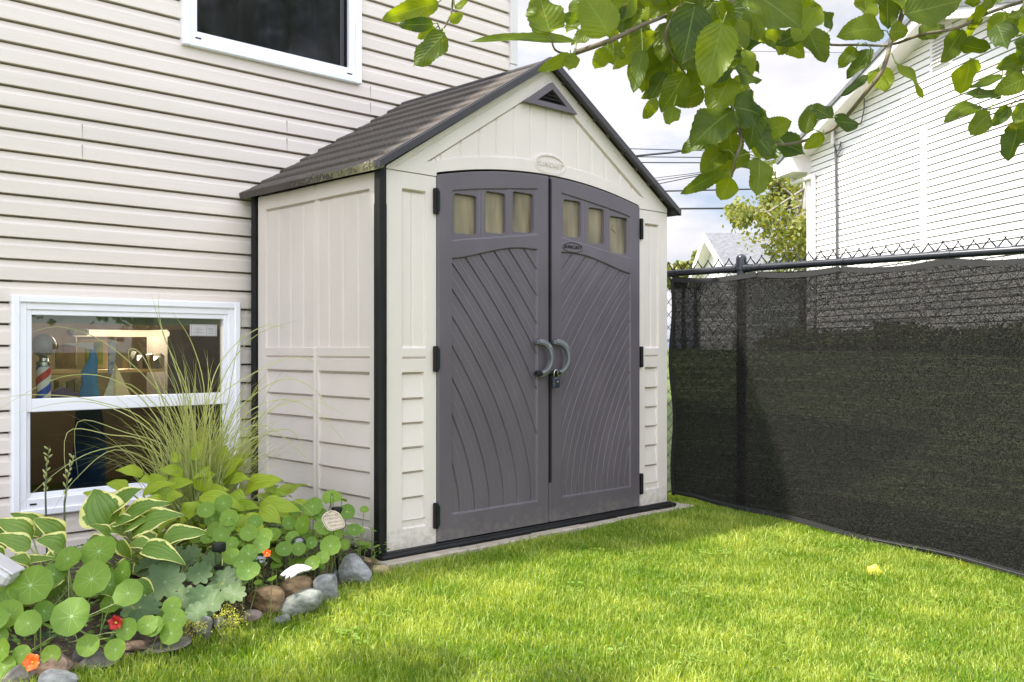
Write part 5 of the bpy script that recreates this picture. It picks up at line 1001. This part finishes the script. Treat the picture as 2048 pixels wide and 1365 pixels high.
mb = MB(); vs = [nb(s_, h, o_) for s_ in (0, wl) for o_ in (-.02, -7) for h in (0, ev)]; mb.add(vs, [(0, 1, 3, 2), (4, 6, 7, 5), (2, 3, 7, 6)]); mb.build('side_wall', M['nsiding'], nh)
for s_ in (0., wl): mb = MB(); mb.add([nb(s_+a_, h, o_) for a_ in (-.05, .05) for o_ in (-.05, .035) for h in (.0, ev)], [(0, 1, 3, 2), (4, 6, 7, 5), (0, 4, 5, 1), (2, 3, 7, 6), (1, 5, 7, 3)]); mb.build('corner_board', M['white'], nh)
mb = MB(); mb.add([nb(s_, h, o_) for s_ in (-.0, wl) for o_ in (.0, .03) for h in (-.1, .42)], [(0, 1, 3, 2), (4, 6, 7, 5), (0, 4, 5, 1), (2, 3, 7, 6), (1, 5, 7, 3)]); mb.build('foundation', M['concrete'], nh)
OH = .34; slope = (pk-ev)/(wl/2)
for sg, nm in ((1, 'roof_slope'), (-1, 'roof_slope')):
    def rs(u, o_, dz): # u: distance down from the peak
        s_ = wl/2-sg*u; return nb(s_, pk+.10-slope*u+dz, o_)
    U = wl/2+.55
    mb = MB(); mb.add([rs(0, OH+.03, 0), rs(U, OH+.03, 0), rs(U, -7.3, 0), rs(0, -7.3, 0), rs(0, OH+.03, .07), rs(U, OH+.03, .07), rs(U, -7.3, .07), rs(0, -7.3, .07)], [(0, 1, 2, 3), (4, 5, 6, 7), (0, 4, 5, 1), (1, 5, 6, 2)]); ro = mb.build(nm, M['shingle'], nh)
    mb = MB(); mb.add([rs(0, OH, -.14), rs(U, OH, -.14), rs(U, OH, .0), rs(0, OH, .0), rs(0, OH-.03, -.14), rs(U, OH-.03, -.14), rs(0, 0, -.12), rs(U, 0, -.12)], [(0, 1, 2, 3), (0, 1, 5, 4), (4, 5, 7, 6)]); mb.build('rake_board', M['white'], ro)
mb = MB(); mb.add([nb(a_, h, o_) for a_ in (-.62, .0) for o_ in (-.1, OH-.01) for h in (ev-.28, ev+.02)], [(0, 1, 3, 2), (4, 6, 7, 5), (0, 4, 5, 1), (2, 3, 7, 6), (1, 5, 7, 3), (0, 2, 6, 4)]); mb.build('eave_return', M['white'], nh)
mb = MB(); mb.add([nb(a_, h, o_) for a_ in (-.72, -.60) for o_ in (-7.2, OH) for h in (ev-.16, ev-.03)], [(0, 1, 3, 2), (4, 6, 7, 5), (0, 4, 5, 1), (2, 3, 7, 6), (0, 2, 6, 4)]); mb.build('gutter', M['white'], nh)
mb = MB()
def pipe(a, b, w_=.04): mb.tube([a, b], w_, 8)
zz = CAM.z+(697-356)/F*16.8; pipe(nb(-.62, ev-.15, .06), nb(-.5, zz, .07)); pipe(nb(-.5, zz, .07), nb(.22, zz, .07)); pipe(nb(.24, zz+.03, .06), nb(.24, .3, .06)); mb.build('downspout', M['white'], nh)
mb = MB(); mb.add([nb(a_, h, o_) for a_ in (3.32, 3.42) for o_ in (0, .05) for h in (.3, CAM.z+(697-264)/F*13.8)], [(0, 1, 3, 2), (4, 6, 7, 5), (0, 4, 5, 1), (2, 3, 7, 6), (1, 5, 7, 3)]); mb.build('wall_duct', M['white'], nh)
def nwall(px, h_or_py, o=.05):    # point on its wall under a photo column
    u = (px-CX)/F; s_ = (u*16.9-5.18)/(.177+.984*u); f = 16.9-.984*s_; return nb(s_, CAM.z+(HY-h_or_py)/F*f, o)
mb = MB(); mb.tube([nwall(1679, 560), nwall(1679, 430), nwall(1677, 300)], .022, 7); mb.build('cable_conduit', M['cable'], nh)
mb = MB(); mb.tube([nwall(1677, 300), nwall(1672, 280), nwall(1676, 262)], .014, 6); mb.tube([nwall(1677, 318), nwall(1688, 300), nwall(1687, 284)], .010, 6)
mb.tube([nwall(1688, 284), nwall(1683, 300)], .01, 5); mb.tube([nwall(1676, 250), nwall(1700, 257), nwall(1728, 248), nwall(1734, 220), nwall(1735, 190), nwall(1744, 176)], .010, 5); mb.build('service_cable', M['cable'], nh)
mb = MB(); mb.tube([nwall(1674, 252, .08), nwall(1674, 290, .08)], .03, 7); mb.build('weatherhead', M['white'], nh)
c = nwall(1886, 96, .03); mb = MB()
for k in range(9): z_ = c.z-.22+k*.05; mb.add([nb(3.55, z_, .05), nb(3.95, z_, .05), nb(3.95, z_+.035, .02), nb(3.55, z_+.035, .02)], [(0, 1, 2, 3)])
mb.add([nb(a_, h, .015) for a_, h in ((3.5, c.z-.26), (4.0, c.z-.26), (4.0, c.z+.26), (3.5, c.z+.26))], [(0, 1, 2, 3)]); mb.build('gable_louvre', M['white'], nh)
# far small house
sh = thing('far_house', 'small distant white house with a grey shingle roof between shed and tree', 'house', at(1480, 600, 30))
dA, dB = 27., 32.; A = at(1468, 600, dA); Bp = at(1401, 600, dB); A.z = .5; Bp.z = .5; al = (Bp-A).normalized(); per = Vector((al.y, -al.x, 0));
if per.dot(RT) < 0: per = -per
Wd = (Bp-A).length; hE = CAM.z+(697-522)/F*dA; hP = CAM.z+(697-466)/F*29.5
mb = MB(); mid = (A+Bp)/2; ln = 11
def V3(p, z): return Vector((p.x, p.y, z))
mb.add([V3(A, 0), V3(Bp, 0), V3(Bp, hE), V3(mid, hP-.1), V3(A, hE), V3(A+per*ln, 0), V3(A+per*ln, hE), V3(Bp+per*ln, 0), V3(Bp+per*ln, hE)], [(0, 1, 2, 3, 4), (0, 5, 6, 4), (1, 7, 8, 2), (5, 7, 8, 6)]); mb.build('wall', M['nsiding'], sh)
mb = MB(); ov = -per*.35
for s0, s1 in ((A, -1), (Bp, 1)):
    eo = al*(.35*s1); dz = (hP-hE)/(Wd/2)*.35
    mb.add([V3(mid+ov, hP), V3(s0+ov+eo, hE-dz), V3(s0+per*ln+eo, hE-dz), V3(mid+per*ln, hP), V3(mid+ov, hP-.12), V3(s0+ov+eo, hE-dz-.12), V3(s0+per*ln+eo, hE-dz-.12)], [(0, 1, 2, 3), (1, 5, 6, 2)])
mb.build('roof', M['shingle'], sh)
mb = MB()
for s0, s1 in ((A, -1), (Bp, 1)):
    eo = al*(.38*s1); dz = (hP-hE)/(Wd/2)*.38; o2 = -per*.36
    mb.add([V3(mid+o2, hP+.02), V3(s0+o2+eo, hE-dz+.02), V3(s0+o2+eo, hE-dz-.24), V3(mid+o2, hP-.26), V3(mid, hP-.26), V3(s0+eo, hE-dz-.24)], [(0, 1, 2, 3), (3, 2, 5, 4)])
eo = -al*.38; dz = (hP-hE)/(Wd/2)*.38; mb.add([V3(A+eo-per*.36, hE-dz-.16), V3(A+eo+per*ln, hE-dz-.16), V3(A+eo+per*ln, hE-dz+.01), V3(A+eo-per*.36, hE-dz+.01)], [(0, 1, 2, 3)])
mb.build('fascia', M['white'], sh)
# ------------------------------------------------------------------ background trees
random.seed(17)
def crown(px, py, d, clusters, name, label, cat_mat, leafs, n_per, size, trunkpx, group=None):
    base = at(trunkpx, 600, d); base.z = gz(base.x, base.y); t = thing(name, label, 'tree', base, group); q = MB(); tr_ = MB(); top = at(trunkpx, py, d)
    tr_.tube([base, base.lerp(top, .5)+rv(.1), top], [.16, .11, .04], 8)
    for (cx_, cy_, rx_, ry_) in clusters:
        c = at(cx_, cy_, d+random.uniform(-.8, .8)); rw = rx_/F*d; rh = ry_/F*d; tr_.tube([base.lerp(top, random.uniform(.4, .9)), base.lerp(top, .8).lerp(c, .6)+rv(.1), c], [.03, .018, .008], 6)
        sub = [c+RT*random.gauss(0, rw*.5)+UP*random.gauss(0, rh*.5)+FW*random.gauss(0, rw*.5) for _ in range(max(3, n_per//22))]
        for _ in range(n_per):
            p = random.choice(sub)+Vector((random.gauss(0, .10), random.gauss(0, .10), random.gauss(0, .13))); s_ = random.uniform(*size); dr = Vector((random.uniform(-1, 1), random.uniform(-1, 1), random.uniform(-1.5, .1))).normalized(); w2 = dr.cross(rv(1)).normalized()*s_*.32
            q.add([p, p+dr*s_*.5+w2, p+dr*s_, p+dr*s_*.5-w2], [(0, 1, 2, 3)], [(0, 0), (1, .5), (0, 1), (-1, .5)])
    q.build('crown', M[cat_mat], t); tr_.build('trunk', M['birch'], t, True)
crown(0, 330, 21, [(1600,370,34,24),(1590,410,38,26),(1560,430,40,26),(1530,430,34,18),(1500,426,26,10),(1475,428,14,8),(1540,400,18,14),(1580,460,46,28),(1610,440,30,36),(1550,480,44,28),(1600,500,36,30),(1570,520,50,26),(1615,540,30,26),(1548,360,14,18),(1570,388,22,16),(1640,400,40,60),(1650,480,40,60)], 'birch_tree', 'loose yellow green birch tree beside the corner of the neighbouring house', 'treefar', None, 270, (.08, .15), 1612)
crown(0, 250, 24, [(1575,310,26,10),(1600,325,22,12),(1560,335,18,12),(1590,350,24,10),(1580,372,20,12),(1620,330,30,30),(1608,385,16,18)], 'dark_leaf_tree', 'sparse dark leafed tree behind the eave of the neighbouring house', 'hedge', None, 110, (.10, .17), 1640)
for (cx_, w_, ty, lab) in ((1345,16,528,'low far tree right beside the shed wall'),(1368,18,524,'second far tree from the shed, above the fence rail'),(1392,20,516,'taller far tree touching the small distant house'),(1325,18,526,'far tree mostly behind the shed eave'),(1415,18,528,'far tree behind the small distant house gable')):
    crown(0, ty, 60, [(cx_, ty+16, w_*.7, 14), (cx_-4, ty+30, w_, 14), (cx_+5, ty+24, w_*.8, 12)], 'far_tree', lab, 'treefar', None, 330, (.3, .5), cx_, 'far trees above the fence')
# something green and solid low beyond the fence
for i, (x_, y_, r_) in enumerate(((9.2, 9, 1.0), (10.5, 11, 1.2), (12.5, 14, 1.3))):
    t = thing('shrub', ['round green shrub nearest the shed beyond the fence', 'middle round green shrub beyond the fence', 'farthest round green shrub beyond the fence'][i], 'shrub', (x_, y_, gz(x_, y_)), 'shrubs beyond the fence'); q = MB()
    for _ in range(1500):
        v = rv(1).normalized()*random.uniform(.6, 1)**.5; p = Vector((x_+v.x*r_, y_+v.y*r_, gz(x_, y_)+r_*.5+v.z*r_*.5)); s_ = .09; dr = rv(1).normalized(); w2 = dr.cross(rv(1)).normalized()*s_*.35; q.add([p, p+dr*s_*.5+w2, p+dr*s_, p+dr*s_*.5-w2], [(0, 1, 2, 3)], [(0, 0), (1, .5), (0, 1), (-1, .5)])
    q.build('foliage', M['hedge'], t); q = MB(); q.tube([(x_, y_, gz(x_, y_)), (x_, y_, gz(x_, y_)+r_*.6)], .04, 6); q.build('stem', M['bark'], t)
# ------------------------------------------------------------------ overhead wires
WR = [([(1180,295),(1262,298),(1411,302),(1600,307)],26,.012,'thin overhead wire, topmost of the group right of the shed roof'),([(1150,327),(1265,313),(1340,306),(1411,295),(1560,270)],22,.024,'twisted thicker cable curving up behind the apple leaves'),([(1150,313),(1266,314),(1411,315.5),(1620,317)],26,.014,'straight wire just below the twisted cable'),([(1150,325.5),(1273,325.5),(1400,326),(1620,326.5)],26,.016,'straight wire second below the twisted cable'),([(1180,372),(1303,357.5),(1397,346),(1560,325)],26,.009,'faint slanting wire, upper of three right of the shed roof'),([(1180,378),(1304,363),(1397,349),(1560,322)],26,.011,'faint slanting wire, middle of three right of the shed roof'),([(1180,395),(1311,369.5),(1397,352),(1560,318)],26,.013,'slanting wire, lowest of the three right of the shed roof'),([(1200,384.5),(1320,383),(1450,380),(1618,376)],26,.022,'thick black wire crossing behind the lowest apple leaves'),([(1200,418.5),(1350,418),(1550,416.5),(1700,416)],26,.026,'thickest black wire, lowest above the fence'),([(1380,101),(1500,103),(1700,106),(1800,108)],40,.010,'very thin wire high in the sky between apple leaves')]
for pts, d, r, lab in WR:
    q = MB(); q.tube([at(x, y, d) for x, y in pts], r, 5); tag(centre(q.build('overhead_wire', M['wire'])), lab, 'wire', 'overhead wires')

# tall trees behind the viewpoint: the window glass mirrors them
random.seed(77)
for x_, y_, h_, lab in ((5.5, -13, 9, 'broad tree behind the viewpoint, mirrored in the basement window'), (11.5, -12, 12, 'tall tree behind the viewpoint, mirrored in the upper window')):
    g0 = gz(x_, y_); t = thing('garden_tree', lab, 'tree', (x_, y_, g0)); q = MB(); q.tube([(x_, y_, g0-.1), (x_+.1, y_, g0+h_*.45), (x_, y_+.1, g0+h_*.85)], [.22, .15, .05], 9); q.build('trunk', M['bark'], t, True); q = MB()
    cl = [Vector((x_+random.gauss(0, 1.7), y_+random.gauss(0, 1.0), g0+h_*random.uniform(.25, 1.0))) for _ in range(60)]
    for _ in range(9000):
        p = random.choice(cl)+Vector((random.gauss(0, .45), random.gauss(0, .4), random.gauss(0, .4))); s_ = random.uniform(.14, .24); dr = rv(1).normalized(); w2 = dr.cross(rv(1)).normalized()*s_*.4; q.add([p, p+dr*s_*.5+w2, p+dr*s_, p+dr*s_*.5-w2], [(0, 1, 2, 3)], [(0, 0), (1, .5), (0, 1), (-1, .5)])
    q.build('crown', M['hedge'], t)

q = MB(); random.seed(8)
for _ in range(34):
    cx_ = random.uniform(-1.2, 2.2); cy_ = random.uniform(-2.4, -.3)
    lim_ = np.interp(cx_, SXs, SYs, right=-.2)
    if cy_ > lim_-.1: continue
    for _ in range(random.randint(5, 22)):
        p = Vector((cx_+random.gauss(0, .05), cy_+random.gauss(0, .05), 0)); p.z = gz(p.x, p.y)+random.uniform(.022, .040); s_ = random.uniform(.004, .008)
        for k in range(3): an = k*2.09+random.random(); disk(q, p+Vector((math.cos(an), math.sin(an), 0))*s_, Vector((random.gauss(0, .25), random.gauss(0, .25)-.2, 1)), s_*.9, n=7)
o = q.build('clover', leafmat('clover_leaf', (.13, .22, .02), (.22, .32, .05), .3, 'plain'), None, True); tag(o, 'small clover patches scattered through the lawn', 'clover', kind='stuff')
# hedge along the neighbour's wall
hd = thing('hedge', 'low uneven green hedge planted along the neighbouring wall behind the screen', 'hedge', nb(5, .9, .6)); q = MB(); random.seed(41)
for _ in range(15000):
    s_ = random.uniform(-.3, 7.8); o_ = random.uniform(.15, .9); b = nb(s_, 0, o_); top = .14+.08*math.sin(s_*2.1)+.16*math.sin(s_*5.3+1)+.08*math.sin(s_*13); g0 = gz(b.x, b.y); b.z = g0+random.random()**.6*max(top, .15); s2 = random.uniform(.04, .08); dr = rv(1).normalized(); w2 = dr.cross(rv(1)).normalized()*s2*.4; q.add([b, b+dr*s2*.5+w2, b+dr*s2, b+dr*s2*.5-w2], [(0, 1, 2, 3)], [(0, 0), (1, .5), (0, 1), (-1, .5)])
q.build('foliage', M['hedge'], hd); q = MB(); q.tube([nb(-.2, gz(nb(0, 0, .5).x, 0)+.1, .5), nb(7.6, gz(nb(7, 0, .5).x, 0)+.1, .5)], .02, 5); q.build('stems', M['bark'], hd)
